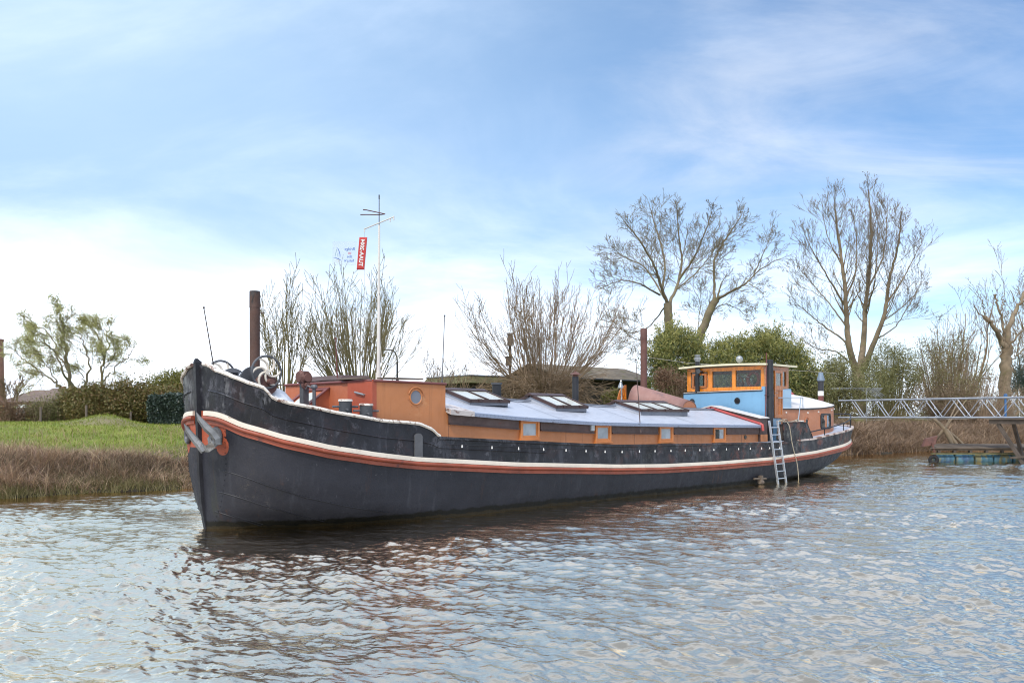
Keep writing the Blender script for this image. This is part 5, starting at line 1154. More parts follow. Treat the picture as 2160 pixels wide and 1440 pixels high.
tree_from_limbs('bare_tree', x, y, 'leaning bare tree with broken top and long right arm beside the wheelhouse', limbs_px([
    ([(1455, 850), (1467, 740), (1480, 700), (1497, 655), (1512, 628)], .38, .27),
    ([(1508, 640), (1506, 590, 1), (1505, 550, 1), (1525, 510, 2), (1555, 470, 2), (1565, 450, 2)], .20, .05), ([(1512, 632), (1545, 612, -1), (1572, 600, -2), (1600, 570, -2), (1645, 545, -3)], .19, .04), ([(1514, 630), (1519, 605), (1524, 594)], .12, .08),
    ([(1500, 655), (1530, 640, 2), (1555, 650, 3), (1580, 672, 3)], .09, .03), ([(1590, 580, -2), (1612, 530, -2), (1625, 500, -1)], .08, .03), ([(1470, 728), (1474, 680, 2), (1478, 640, 3), (1465, 610, 3)], .08, .03), ([(1580, 598, -2), (1600, 610, -3), (1622, 640, -3)], .06, .025)], x, y, y),
    dict(lv=4, kids=[0, 5, 4, 2], ang=[0, 44, 40, 32], len=[0, .6, .66, .8], rad=[0, .6, .6, .7], wob=.125, rmin=.0095, limb_kids=14, limb_ang=48, limb_len=2.5, taper=.65, jit=.5, limb_rad=.36, lt0=.2), 12, M['bark'], (350, .04, .06, 1.8, .3, M['dead_leaf'], 'catkins'))
x, y = bank_at(1812, 14)
tree_from_limbs('bare_tree', x, y, 'tallest bare tree forking into several upright stems to the right of the barge', limbs_px([
    ([(1812, 870), (1812, 800), (1808, 770)], .62, .52),
    ([(1806, 785), (1790, 730, -1), (1786, 680, -1), (1783, 610, -2), (1775, 540, -2), (1765, 480, -2), (1760, 420, -2)], .36, .05), ([(1814, 785), (1822, 720, 1), (1825, 650, 1), (1836, 560, 1), (1838, 480, 1), (1832, 400, 1)], .35, .05),
    ([(1820, 780), (1845, 720, -1), (1868, 660, -2), (1875, 590, -2), (1895, 520, -3), (1900, 470, -3)], .30, .05), ([(1800, 760), (1780, 715, 2), (1740, 690, 3), (1705, 660, 3), (1680, 640, 3)], .20, .04), ([(1793, 765), (1765, 740, -2), (1720, 735, -3), (1690, 715, -4)], .14, .035),
    ([(1785, 650, -1), (1750, 590, -3), (1720, 540, -4), (1700, 500, -4)], .17, .04), ([(1784, 630, -1), (1805, 580, -1), (1808, 510, 0), (1800, 450, 0)], .18, .04), ([(1830, 610, 1), (1862, 550, 3), (1870, 490, 4), (1872, 440, 4)], .17, .04), ([(1870, 640, -2), (1905, 590, -3), (1930, 540, -3), (1945, 510, -3)], .14, .035), ([(1850, 715, -1), (1890, 690, 2), (1920, 640, 3), (1940, 600, 3)], .12, .035),
    ([(1786, 690, -1), (1750, 640, 2), (1715, 600, 4), (1690, 570, 4)], .14, .035), ([(1858, 690), (1885, 680), (1915, 672), (1945, 668)], .06, .02), ([(1826, 660, 1), (1845, 600, -2), (1850, 540, -3), (1852, 470, -3)], .14, .035), ([(1776, 560, -2), (1745, 500, -2), (1735, 450, -2)], .10, .03)], x, y, y),
    dict(lv=4, kids=[0, 5, 3, 2], ang=[0, 34, 32, 28], len=[0, .62, .66, .8], rad=[0, .55, .55, .7], wob=.075, rmin=.011, limb_kids=10, limb_ang=40, limb_len=3.6, taper=.7, jit=.35, trop=(0, 0, .12), limb_rad=.30), 13, M['bark_poplar'], (1100, .08, .13, 2.4, .5, M['dead_leaf'], 'dead_leaves'))
x, y = bank_at(2122, 9)
tree_from_limbs('pollarded_tree', x, y, 'heavily lopped tree with bare cut limbs at the right above the brushwood', limbs_px([
    ([(2122, 880), (2122, 780), (2124, 735)], .62, .50), ([(2122, 745), (2112, 715), (2098, 690, -1), (2080, 668, -1)], .34, .16), ([(2122, 740), (2118, 700), (2110, 660), (2098, 626), (2101, 620)], .26, .14), ([(2124, 740), (2128, 690), (2140, 660, 1), (2155, 630, 1), (2168, 600, 1)], .32, .12), ([(2112, 700), (2085, 680), (2060, 655), (2055, 640)], .14, .08),
    ([(2124, 745), (2140, 715, -1), (2160, 695, -1)], .22, .12), ([(2126, 770), (2145, 748), (2165, 735)], .14, .08), ([(2120, 748), (2110, 742), (2106, 738), (2112, 730)], .08, .05), ([(2080, 668), (2075, 650), (2072, 632)], .13, .10), ([(2110, 662), (2116, 640), (2119, 626)], .11, .08)], x, y, y),
    dict(lv=2, kids=[0, 2, 0], ang=[0, 40, 40], len=[0, .5, .5], rad=[0, .5, .5], wob=.2, rmin=.016, limb_kids=2, limb_ang=45, limb_len=.55, taper=.7, jit=1.5), 14, M['bark_poplar'])
# finer twiggy trees at the right edge and near the shed
def twiggy(name, px, n, top, label, width, stems, seed, mat, lf=None, rmin=.013, r0=.1, fan=24, o=None, z_lift=0.0, base=None):
    x, y = bank_at(px, n); z0 = gz(x, y); H_ = CAM_H+(880-top)*y/1800-z0; rs = np.random.default_rng(seed); br = Branches(); tips = []
    oo = dict(lv=3, kids=[6, 4, 2], ang=[26, 32, 36], len=[.55, .5, .5], rad=[.5, .55, .6], wob=.14, rmin=rmin, taper=.75, t0=.3, trop=(0, 0, .10))
    if o: oo.update(o)
    for i in range(stems):
        a = rs.random()*6.28; f = math.radians(fan)*math.sqrt(rs.random()); d = np.array([math.sin(f)*math.cos(a), math.sin(f)*math.sin(a), math.cos(f)])
        b0 = np.array([math.cos(a), math.sin(a), 0])*rs.random()*width*.12; l_ = H_*(.72+.4*rs.random())*(1-.25*f)
        grow(br, rs, b0, d, l_*.92, r0*(.6+.6*rs.random()), 0, oo, tips)
    root = root_at(name, x, y, label, 'tree' if 'tree' in name else 'bush'); br.build('branches', mat, root)
    if lf: V, F = leaves(tips, rs, *lf[:5]); np_mesh(lf[6], V, F, lf[5], root)
    return root
twiggy('twiggy_tree', 2022, 12, 632, 'thin twiggy bare tree between the tallest tree and the lopped one', 5, 9, 21, M['bark_red'], rmin=.018, r0=.14, fan=20)
twiggy('twiggy_tree', 2178, 16, 575, 'reddish fine-twigged tree cut off by the right edge of the photo', 6, 10, 22, M['bark_red'], rmin=.02, r0=.16, fan=30, o=dict(kids=[8, 6, 3]))
twiggy('small_bare_tree', 968, 14, 748, 'small pale bare shrub tree standing in the gap left of the shed', 2.5, 8, 23, M['bark_red'], rmin=.010, r0=.05, fan=20)
twiggy('small_bare_tree', 925, 16, 755, 'thin bare sapling just left of the tall aerial on the orange deckhouse', 1.5, 4, 24, M['bark_red'], rmin=.009, r0=.04, fan=14)

# pollard willows behind the barge
def pollard(px, n, head_y, top_y, half_px, label, n_sh, seed, mat, trunk_r=.42, thick=.05, tangle=0, spread=.4, rmin=.010):
    x, y = bank_at(px, n); z0 = gz(x, y); hz = CAM_H-(head_y-880)*y/1800-z0; H_ = .92*(head_y-top_y)*y/1800; wd = half_px*y/1800; rs = np.random.default_rng(seed)
    tr = Branches(); cr = Branches(); tr.tube([(0, 0, -.3), (.03, 0, hz*.5), (0, 0, hz-.2), (0, 0, hz+.25)], [trunk_r, trunk_r*.85, trunk_r*1.15, trunk_r*.9], 12)
    for i in range(7): a = i*.9; tr.tube([(trunk_r*.5*math.cos(a), trunk_r*.5*math.sin(a), hz-.25), (trunk_r*.95*math.cos(a), trunk_r*.95*math.sin(a), hz+.05), (trunk_r*.9*math.cos(a), trunk_r*.9*math.sin(a), hz+.3)], [.2, .24, .12], 8)
    o = dict(lv=3, kids=[0, 7, 3], ang=[0, 26, 32], len=[0, .34, .5], rad=[0, .45, .6], wob=.075, rmin=rmin, taper=.8, t0=.25, trop=(0, 0, .05))
    for i in range(n_sh):
        a = rs.random()*2*math.pi; f = (rs.random()**.62)*math.radians(64); lean = math.tan(f)
        sp = unit([math.cos(a)*lean, math.sin(a)*lean, 1.0]); e = np.array([sp[0]*wd*1.02/max(.9, 1), sp[1]*wd, sp[2]*H_])*(.70+.34*rs.random()); e[2] = max(e[2], H_*.15)
        b0 = np.array([math.cos(a), math.sin(a), 0])*spread*math.sqrt(rs.random())+np.array([0, 0, hz+.15])
        m = 9; t = np.linspace(0, 1, m)[:, None]; out = np.array([e[0], e[1], 0])
        P = b0+out*(1.25*t-.25*t**2.0*1.0)+np.array([0, 0, e[2]])*(t*.72+.28*t**1.7); P[1:] += np.cumsum(rs.normal(size=(m-1, 3))*.035, 0)*t[1:]**.5
        r0 = thick*(.6+.7*rs.random()); rad = np.maximum(r0*(1-.82*t[:, 0]), rmin); cr.tube(P, rad, 5)
        for k in range(rs.integers(4, 9)):
            j = rs.integers(3, m-1); dd = unit(P[j+1]-P[j]); ax = unit(rs.normal(size=3)); an = math.radians(11+19*rs.random()); grow(cr, rs, P[j], dd*math.cos(an)+ax*math.sin(an), H_*(.12+.2*rs.random()), max(rmin, rad[j]*.5), 2, o)
    for i in range(tangle):       # hanging brushwood round the head
        a = rs.random()*6.28; q = np.array([math.cos(a)*wd*.52*rs.random()**.6, math.sin(a)*wd*.4*rs.random(), hz-.4+1.4*rs.random()]); d = np.array([rs.normal()*.9, rs.normal()*.6, -.2+rs.normal()*.6])
        grow(cr, rs, q, d, 1.2+1.6*rs.random(), .014, 2, dict(o, wob=.12, trop=(0, 0, -.06)))
    root = root_at('pollard_willow', x, y, label, 'tree', 'pollard willows along the bank'); tr.build('trunk', mat, root); cr.build('shoots', mat, root); return root
pollard(598, 9, 842, 572, 56, 'pollard willow half hidden by the rusty mooring pile at the bow', 27, 31, M['bark_willow'], .40, .034, 0, .4)
pollard(760, 9, 846, 548, 120, 'pollard willow with a wide fan of shoots behind the white mast', 74, 32, M['bark_willow'], .50, .038, 0, .85)
pollard(1148, 9, 832, 552, 165, 'pollard willow with reddish shoots and tangled brushwood in front of the shed', 96, 33, M['bark_red'], .50, .034, 800, 1.2)

# wind-blown willows in young leaf at the left
def leafy_willow(px, n, label, spec, seed, lf_n):
    x, y = bank_at(px, n); rs = np.random.default_rng(seed)
    return tree_from_limbs('willow_tree', x, y, label, limbs_px(spec, x, y, y), dict(lv=3, kids=[0, 7, 4], ang=[0, 34, 36], len=[0, .62, .6], rad=[0, .5, .6], wob=.16, rmin=.010, thin=.55, limb_kids=11, limb_ang=36, limb_len=1.5, taper=.7, trop=(-.06, 0, .02), lt0=.25), seed, M['bark'], (lf_n, .12, .12, 4.0, .4, M['willow_leaf'], 'young_leaves'), 'wind-blown willows on the left bank')
leafy_willow(146, 24, 'largest wind-blown willow in young leaf, spreading left', [([(150, 852), (147, 810), (143, 770), (136, 720), (128, 670), (120, 652)], .26, .05), ([(146, 815), (128, 770, -1), (105, 730, -1), (70, 710, -2)], .13, .03), ([(138, 830), (115, 805, 1), (80, 780, 1), (48, 755, 2), (25, 738, 2)], .13, .03), ([(142, 780), (120, 740, 2), (95, 690, 2), (62, 685, 2)], .10, .03), ([(128, 825), (118, 800), (100, 770), (60, 730)], .09, .03)], 41, 11000)
leafy_willow(182, 24, 'slim wind-blown willow in young leaf in the middle of three', [([(182, 850), (180, 810), (190, 770), (178, 730), (168, 700), (160, 690)], .15, .03), ([(182, 815), (172, 790), (163, 770)], .08, .03)], 42, 1900)
leafy_willow(214, 24, 'right-hand wind-blown willow in young leaf above the brown hedge', [([(214, 850), (216, 800), (219, 750), (205, 705), (185, 680)], .19, .04), ([(217, 805), (240, 780, 1), (265, 755, 1), (278, 745, 1)], .10, .03), ([(219, 760), (232, 730), (226, 700), (210, 690)], .09, .03), ([(216, 790), (230, 760, -1), (248, 738, -1)], .07, .03)], 43, 8000)
twiggy('distant_bush', 22, 60, 800, 'faint bare bush beside the brick chimney at the left edge', 4, 9, 44, M['bark_red'], rmin=.02, r0=.08, fan=34, o=dict(kids=[7, 5, 3]))

# leafy masses: leaf clumps spread through a volume, with stems inside
def bush(name, label, cat, blobs, n_leaf, size, asp, mat, seed, droop=0.2, clump=.28, stems=None, group=None, part='foliage', per=3.2, base=None, sprays=None):
    """blobs: (x, y, z, rx, ry, rz) in world coordinates"""
    rs = np.random.default_rng(seed); bx, by = base or (np.mean([b[0] for b in blobs]), np.mean([b[1] for b in blobs])); z0 = gz(bx, by)
    vol = np.array([b[3]*b[4]*b[5] for b in blobs])**.72; cnt = np.maximum(3, (vol/vol.sum()*len(blobs)*per*14).astype(int)); C = []
    for b, c_ in zip(blobs, cnt):
        u = rs.normal(size=(c_, 3)); u /= np.linalg.norm(u, axis=1)[:, None]; r = (.35+.65*rs.random(c_)**.45)[:, None]*(1+.13*rs.normal(size=(c_, 1))); C.append(np.array(b[:3])+u*r*np.array(b[3:]))
    C = np.concatenate(C); C[:, 2] = np.maximum(C[:, 2], z0+.05); C -= np.array([bx, by, z0])
    root = tag(empty(name, (bx, by, z0)), label, cat, group)
    V, F = leaves(C, rs, n_leaf, clump, size, asp, droop); np_mesh(part, V, F, mat, root)
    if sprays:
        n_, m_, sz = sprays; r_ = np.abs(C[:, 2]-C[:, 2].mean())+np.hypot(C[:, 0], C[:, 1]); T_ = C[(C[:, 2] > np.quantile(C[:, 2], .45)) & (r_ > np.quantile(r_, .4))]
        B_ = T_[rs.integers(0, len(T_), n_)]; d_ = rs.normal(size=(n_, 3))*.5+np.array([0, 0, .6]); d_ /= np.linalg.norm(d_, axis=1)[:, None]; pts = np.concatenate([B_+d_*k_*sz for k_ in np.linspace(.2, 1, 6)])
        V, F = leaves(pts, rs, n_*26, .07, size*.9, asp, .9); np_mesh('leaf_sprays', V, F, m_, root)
    if stems:
        br = Branches(); k, r0, sm = stems; idx = rs.integers(0, len(C), k)
        for i in idx:
            c_ = C[i]; b0 = np.array([c_[0]*.55+rs.normal()*.15, c_[1]*.55+rs.normal()*.15, 0]); m_ = (b0+c_)/2+rs.normal(size=3)*.15+np.array([0, 0, .2]); br.tube([b0, m_, c_, c_+(c_-m_)*.25], [r0, r0*.75, r0*.45, r0*.3], 4)
        br.build('stems', sm, root)
    return root
def blob_px(px, py, rpx, rpy, n, dep=1.0):
    x, y = bank_at(px, n); k = y/1800; return (x, y, CAM_H-(py-880)*k, rpx*k, rpx*k*dep, rpy*k)
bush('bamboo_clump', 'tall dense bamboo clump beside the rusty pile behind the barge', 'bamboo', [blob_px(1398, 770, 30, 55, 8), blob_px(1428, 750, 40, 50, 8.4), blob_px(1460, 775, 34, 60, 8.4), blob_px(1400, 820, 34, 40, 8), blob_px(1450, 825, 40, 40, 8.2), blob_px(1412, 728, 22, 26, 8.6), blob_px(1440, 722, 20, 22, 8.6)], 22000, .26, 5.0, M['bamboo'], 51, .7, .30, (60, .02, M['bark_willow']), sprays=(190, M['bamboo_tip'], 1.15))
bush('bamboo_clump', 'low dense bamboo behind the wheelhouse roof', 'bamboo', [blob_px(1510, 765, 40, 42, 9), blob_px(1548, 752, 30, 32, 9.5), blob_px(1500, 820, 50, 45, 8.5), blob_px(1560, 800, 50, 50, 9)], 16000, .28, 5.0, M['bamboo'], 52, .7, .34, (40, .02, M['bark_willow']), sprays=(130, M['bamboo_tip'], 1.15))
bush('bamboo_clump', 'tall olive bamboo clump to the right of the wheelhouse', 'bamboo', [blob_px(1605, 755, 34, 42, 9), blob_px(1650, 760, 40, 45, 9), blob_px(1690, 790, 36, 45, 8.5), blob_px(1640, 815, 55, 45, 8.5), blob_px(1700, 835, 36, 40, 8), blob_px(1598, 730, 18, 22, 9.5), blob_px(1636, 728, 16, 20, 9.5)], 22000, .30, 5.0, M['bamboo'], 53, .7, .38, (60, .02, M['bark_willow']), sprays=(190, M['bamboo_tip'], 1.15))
bush('rusty_shrub', 'rusty brown shrub below the tall bamboo', 'shrub', [blob_px(1405, 800, 26, 22, 6), blob_px(1440, 815, 22, 20, 6)], 4000, .12, 2.5, M['rust_bush'], 54, 0, .16, (40, .015, M['bark_red']))
bush('olive_bush', 'rounded olive bush under the tallest bare tree', 'bush', [blob_px(1870, 775, 48, 48, 10), blob_px(1900, 800, 44, 50, 9), blob_px(1845, 810, 36, 46, 9)], 20000, .16, 3.0, M['olive'], 55, .2, .34, (140, .03, M['bark_willow']))
bush('olive_bush', 'low olive shrubs between the funnel and the tallest bare tree', 'bush', [blob_px(1755, 800, 40, 44, 8), blob_px(1720, 820, 36, 36, 7), blob_px(1790, 825, 44, 30, 7), blob_px(1768, 770, 22, 22, 9)], 15000, .17, 3.0, M['olive'], 56, .2, .34, (110, .03, M['bark_willow']))
bush('brushwood', 'large brown-green thicket left of the lopped tree', 'bush', [blob_px(1965, 770, 44, 52, 9), blob_px(2015, 755, 46, 48, 10), blob_px(2050, 790, 40, 48, 9), blob_px(1990, 820, 60, 40, 8)], 16000, .16, 3.0, M['olive_brown'], 57, .1, .36, (420, .028, M['bark_red']))
bush('brushwood', 'low reddish brushwood below the lopped tree at the right', 'bush', [blob_px(1950, 835, 40, 34, 6), blob_px(2020, 840, 54, 38, 6), blob_px(2085, 835, 46, 42, 7), blob_px(2140, 850, 40, 26, 6)], 9000, .15, 3.5, M['bramble'], 58, -.3, .34, (420, .022, M['bark_red']))
bush('hedgerow', 'low tangled hedgerow closing the view under the bare trees at the right', 'hedge', [blob_px(q_, 866, 34, 24, 17) for q_ in range(1700, 2200, 42)], 16000, .2, 3.0, M['olive_brown'], 64, 0, .4, (300, .02, M['bark_red']))
bush('conifer', 'dark evergreen at the right edge behind the lopped tree', 'tree', [blob_px(2155, 790, 16, 34, 13), blob_px(2150, 810, 22, 22, 13)], 5000, .22, 4, M['conifer'], 59, 0, .25, (6, .06, M['bark']))
bush('shrub', 'green shrub low beside the shed wall above the grey roof', 'shrub', [blob_px(1290, 838, 16, 12, 8)], 1500, .14, 3, M['yellow_bush'], 60, 0, .14, (12, .012, M['bark_red']))
# left bank: brown hedge, yellow-green bush, ivy block, scrub
bush('hedge', 'long shaggy brown-green hedge on the left bank', 'hedge', [blob_px(p, q, 30, r_, 13.5+rr0, .8) for p, q, r_, rr0 in ((160, 850, 30, .5), (195, 845, 34, 0), (230, 845, 34, 0), (265, 848, 36, 0), (300, 850, 36, 0), (335, 850, 34, .4), (370, 850, 34, .6), (180, 868, 22, -.3), (220, 866, 24, -.4), (255, 866, 24, -.4), (290, 868, 22, -.3), (320, 868, 22, -.3))], 70000, .10, 1.9, M['hedge'], 61, .1, .19, (420, .010, M['bark_red']))
bush('bush', 'bright yellow-green bush behind the end of the hedge by the bow', 'bush', [blob_px(345, 815, 34, 22, 17), blob_px(385, 812, 30, 24, 17), blob_px(372, 800, 18, 13, 17)], 8000, .10, 2, M['yellow_bush'], 62, .1, .2, (60, .012, M['bark']))
def ivy_block():
    rs = np.random.default_rng(63); x, y = bank_at(357, 11.2); z0 = gz(x, y); hx = 33*y/1800; H_ = 60*y/1800; n = 16000
    u = rs.random((n, 3))*2-1; ax = rs.integers(0, 3, n); sgn = np.sign(rs.normal(size=n)); u[np.arange(n), ax] = sgn
    u = np.sign(u)*np.minimum(np.abs(u), 1); P = u*np.array([hx*1.0, .55, H_*.52]); P[:, 2] += H_*.5; P += rs.normal(size=P.shape)*.035
    rnd = np.abs(u); P *= (1-.07*np.clip(rnd.sum(1)-2.1, 0, 1))[:, None]; P += .05*np.sin(P[:, [1, 2, 0]]*5)
    root = tag(empty('ivy_hedge', (x, y, z0)), 'dark glossy ivy clipped into a block at the end of the hedge beside the bow', 'hedge')
    V, F = leaves(P, rs, n, .012, .085, 1.25, .2); np_mesh('foliage', V, F, M['ivy'], root)
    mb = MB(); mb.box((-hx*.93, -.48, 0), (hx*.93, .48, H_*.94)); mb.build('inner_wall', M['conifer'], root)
ivy_block()
for i, (bl, mt, lb) in enumerate(((((12, 868, 26, 22), (38, 872, 22, 20)), 'rust_bush', 'brown bare scrub at the left edge of the meadow'), (((70, 868, 20, 22), (92, 866, 20, 22)), 'olive_brown', 'brown-green scrub growing round the small orange digger'), (((118, 862, 22, 28), (140, 862, 22, 30)), 'olive', 'greenish scrub under the largest willow'))):
    bush('scrub_bush', lb, 'bush', [blob_px(*q_, 14.5) for q_ in bl], 3800, .085, 2.6, M[mt], 70+i, 0, .17, (150, .010, M['bark_red']))
# fence posts in front of the hedge
for px, hh, lb in ((182, .85, 'taller grey post standing by the hedge left of the grass mound'), (276, .6, 'short grey post by the hedge right of the grass mound'), (86, .7, 'grey post among the scrub near the willow')):
    x, y = bank_at(px, 12.3); mb = MB(); mb.loft([[(.05*math.cos(a), .05*math.sin(a), z) for a in np.linspace(0, 6.28, 9)[:-1]] for z in (-.3, hh-.03)]+[[(.035*math.cos(a), .035*math.sin(a), hh) for a in np.linspace(0, 6.28, 9)[:-1]]], 0); o = mb.build('fence_post', M['plank'], None, True); o.location = (x, y, gz(x, y)); tag(o, lb, 'post', 'posts along the hedge')

# ------------------------------------------------------------------ dry reeds, brambles and grass (nobody could count them)
def blades(name, kind_mat, UN, h, lean, wdt, seed, zoff=0.0, seg=3, bendk=1.0):
    rs = np.random.default_rng(seed); n = len(UN); u, v = UN[:, 0], UN[:, 1]; P = BP+u[:, None]*BU+v[:, None]*BN; z = ground_z(u, v)+zoff
    H_ = h*(.5+.8*rs.random(n)) if np.isscalar(h) else h*(.6+.7*rs.random(n)); a = rs.random(n)*2*np.pi; ln = lean*(.3+rs.random(n)); D = np.stack([np.cos(a), np.sin(a)], 1); S = np.stack([-np.sin(a+rs.normal(size=n)), np.cos(a)], 1)
    V = []; t = np.linspace(0, 1, seg+1)
    for ti in t:
        off = D*(ln*H_*ti**(1+bendk*.8))[:, None]; zz = z+H_*ti*(1-.35*ln*ti); w_ = (wdt*(1-.85*ti))
        c = np.concatenate([P+off, zz[:, None]], 1); s_ = np.concatenate([S*w_, np.zeros((n, 1))], 1); V += [c-s_, c+s_]
    V = np.stack(V, 1).reshape(-1, 3); k = 2*(seg+1); b = (np.arange(n)*k)[:, None]; F = np.concatenate([b+np.array([[2*i, 2*i+1, 2*i+3, 2*i+2]]) for i in range(seg)], 0)
    return tag(np_mesh(name, V, F, kind_mat), kind='stuff')
rs = np.random.default_rng(90)
def scatter(n, u0, u1, n0, n1, dens=None):
    q = np.stack([u0+(u1-u0)*rs.random(n), n0+(n1-n0)*rs.random(n)], 1)
    if dens is not None: q = q[rs.random(len(q)) < dens(q[:, 0], q[:, 1])]
    return q
patch = lambda u, v: .5+.5*np.sin(u*.9+np.sin(v*1.3)*1.5)*np.sin(u*.37+1.1)
# reed bed widths: broad at the far left, narrow near the bow, broad again at the right
wid = lambda u: np.interp(u, [-8, 0, 2.5, 4.5, 8, 12, 30, 40, 60, 90], [4.6, 4.4, 3.6, 2.6, 2.3, 2.4, 3.5, 5.5, 6.5, 7])
q = scatter(60000, -8, 14, -.1, 4.8, lambda u, v: (v < wid(u)*(.75+.4*patch(u, v)))*(.12+.88*patch(u*1.7, v*2)**1.6))
blades('dry_reeds', M['reed'], q, .22+.50*patch(q[:, 0]*1.3+1, q[:, 1]*1.6)+.22*smooth(1, -3, q[:, 0]), .9, .010, 91)
q = scatter(52000, -8, 14, 0.2, 4.2, lambda u, v: (v < wid(u)*.95)*(.3+.7*patch(u*2+3, v*1.4)))
blades('bramble_thicket', M['bramble'], q, .20+.62*patch(q[:, 0]*1.1+3, q[:, 1]*1.2+2), 1.4, .0065, 92, seg=4, bendk=1.6)
q = scatter(22000, -8, 14, -.55, .9, lambda u, v: .35+.65*patch(u*1.3+2, v)); blades('water_edge_grass', leaf_mat('edge_grass', [(0.11, 0.11, 0.03), (0.2, 0.17, 0.07), (0.3, 0.24, 0.12)], .8, .2), q, .38, 1.0, .010, 93)
q = scatter(70000, -10, 16, 1.8, 13); blades('meadow_grass', M['grass'], q, .11, .9, .012, 94, seg=2)
q = scatter(7000, -8, 14, 2.0, 8, lambda u, v: patch(u, v*1.2)); blades('tall_dry_grass', M['reed'], q, .32, .5, .006, 95)
q = scatter(90000, 30, 84, -.2, 8, lambda u, v: (v < wid(u))*(.4+.6*patch(u*.8, v))); blades('dry_reeds', M['reed_dark'], q, .85, .9, .016, 96)
q = scatter(30000, 30, 84, .2, 8, lambda u, v: (v < wid(u)+1)*(.3+.7*patch(u*.8+2, v))); blades('bramble_thicket', M['bramble'], q, .9, 1.1, .012, 97, seg=4, bendk=1.6)
q = scatter(26000, 12, 90, 5, 12); blades('meadow_grass', M['grass'], q, .25, .9, .025, 98, seg=2)

tuft = scatter(420, -8, 14, -.2, 3.6, lambda u, v: (v < wid(u))*(.4+.6*patch(u*1.9+4, v*2.1))); q = np.repeat(tuft, 46, 0)+rs.normal(size=(len(tuft)*46, 2))*.10
blades('reed_tussocks', M['reed'], q, np.repeat(.35+.55*rs.random(len(tuft)), 46), 1.5, .011, 101, seg=4, bendk=1.5)
tuft = scatter(500, 30, 84, -.2, 6, lambda u, v: (v < wid(u))); q = np.repeat(tuft, 46, 0)+rs.normal(size=(len(tuft)*46, 2))*.2
blades('reed_tussocks', M['reed_dark'], q, np.repeat(.7+1.0*rs.random(len(tuft)), 46), 1.5, .022, 102, seg=4, bendk=1.5)

# ------------------------------------------------------------------ buildings and furniture on the land
def world_box(mb, a, b, mi=0): return mb.box(a, b, mi)
# timber shed: long mossy roof, horizontal boards
def shed():
    A = bank_at(1232, 15); B = bank_at(1372, 15.5); z0 = gz(*A); dx_, dy_ = B[0]-A[0], B[1]-A[1]; L_ = math.hypot(dx_, dy_); ang = math.atan2(dy_, dx_)
    root = tag(empty('shed', (A[0], A[1], z0), ang), 'dark boarded shed with a mossy sloping roof behind the reddish pollard willow', 'shed'); k = A[1]/1800
    He = CAM_H+(880-800)*k-z0; Hr = CAM_H+(880-768)*k-z0
    mb = MB(); mb.box((-2.2, 0, 0), (L_, 5, He))
    for i in range(int(He/.2)): mb.hexa([(-2.22, -.045, i*.2), (L_+.02, -.045, i*.2), (L_+.02, -.002, i*.2), (-2.22, -.002, i*.2), (-2.22, -.02, i*.2+.2), (L_+.02, -.02, i*.2+.2), (L_+.02, -.002, i*.2+.2), (-2.22, -.002, i*.2+.2)])
    mb.build('boarded_wall', M['timber'], root)
    mb = MB(); mb.hexa([(-2.5, -.5, He-.02), (L_+.6, -.5, He-.02), (L_+.6, 3, Hr), (-2.5, 3, Hr), (-2.5, -.5, He+.08), (L_+.6, -.5, He+.08), (L_+.6, 3, Hr+.1), (-2.5, 3, Hr+.1)]); mb.hexa([(-2.5, 3.001, Hr), (L_+.6, 3.001, Hr), (L_+.6, 6, He), (-2.5, 6, He), (-2.5, 3.001, Hr+.1), (L_+.6, 3.001, Hr+.1), (L_+.6, 6, He+.1), (-2.5, 6, He+.1)]); mb.build('roof', M['shed_roof'], root)
    mb = MB(); mb.tube([(-2.5, -.56, He), (L_+.6, -.56, He)], .07, 8); mb.build('gutter', M['stove_black'], root)
    # flat-roofed wing at the left with a green fascia
    A = bank_at(988, 15.5); B = bank_at(1110, 15.5); z0 = gz(*A); k = A[1]/1800; L_ = math.hypot(B[0]-A[0], B[1]-A[1]); ang = math.atan2(B[1]-A[1], B[0]-A[0])
    root = tag(empty('shed', (A[0], A[1], z0), ang), 'flat-roofed shed with a mossy green fascia at the left of the reddish pollard willow', 'shed'); T_ = CAM_H+(880-792)*k-z0; F_ = CAM_H+(880-807)*k-z0
    mb = MB(); mb.box((.3, .3, 0), (L_, 5, F_)); mb.build('wall', M['timber'], root)
    mb = MB(); mb.hexa([(-.2, -.25, F_), (L_, -.25, F_), (L_, 5.2, F_), (-.2, 5.2, F_), (.1, 0, T_), (L_, 0, T_), (L_, 5, T_), (.1, 5, T_)]); mb.build('fascia', M['green_wood'], root)
    mb = MB(); mb.box((.05, -.05, T_+.003), (L_, 5.1, T_+.07)); mb.build('roof', M['apron_grey'], root)
    mb = MB(); mb.box((.5, .26, 0), (1.3, .298, F_-.15)); mb.build('door', M['stove_black'], root)
shed()
# post with boxes in front of the shed
x, y = bank_at(1076, 11); z0 = gz(x, y); root = tag(empty('box_post', (x, y, z0)), 'weathered post carrying wooden nest boxes left of the reddish pollard willow', 'post'); k = y/1800
h_ = lambda py: CAM_H+(880-py)*k-z0
mb = MB(); mb.bar((0, 0, -.3), (0, 0, h_(706)), .14, .14); mb.build('post', M['plank'], root)
mb = MB(); mb.box((-.16, -.22, h_(730)), (.16, -.071, h_(706))); mb.hexa([(-.2, -.26, h_(706)), (.2, -.26, h_(706)), (.2, -.071, h_(705)), (-.2, -.071, h_(705)), (-.2, -.26, h_(704)), (.2, -.26, h_(704)), (.2, -.071, h_(702)), (-.2, -.071, h_(702))]); mb.build('nest_box', M['plank'], root)
mb = MB(); mb.box((-.26, -.20, h_(772)), (.10, -.071, h_(753))); mb.box((-.28, -.24, h_(753)+.002), (.12, -.071, h_(752))); mb.build('nest_box', M['plank'], root)
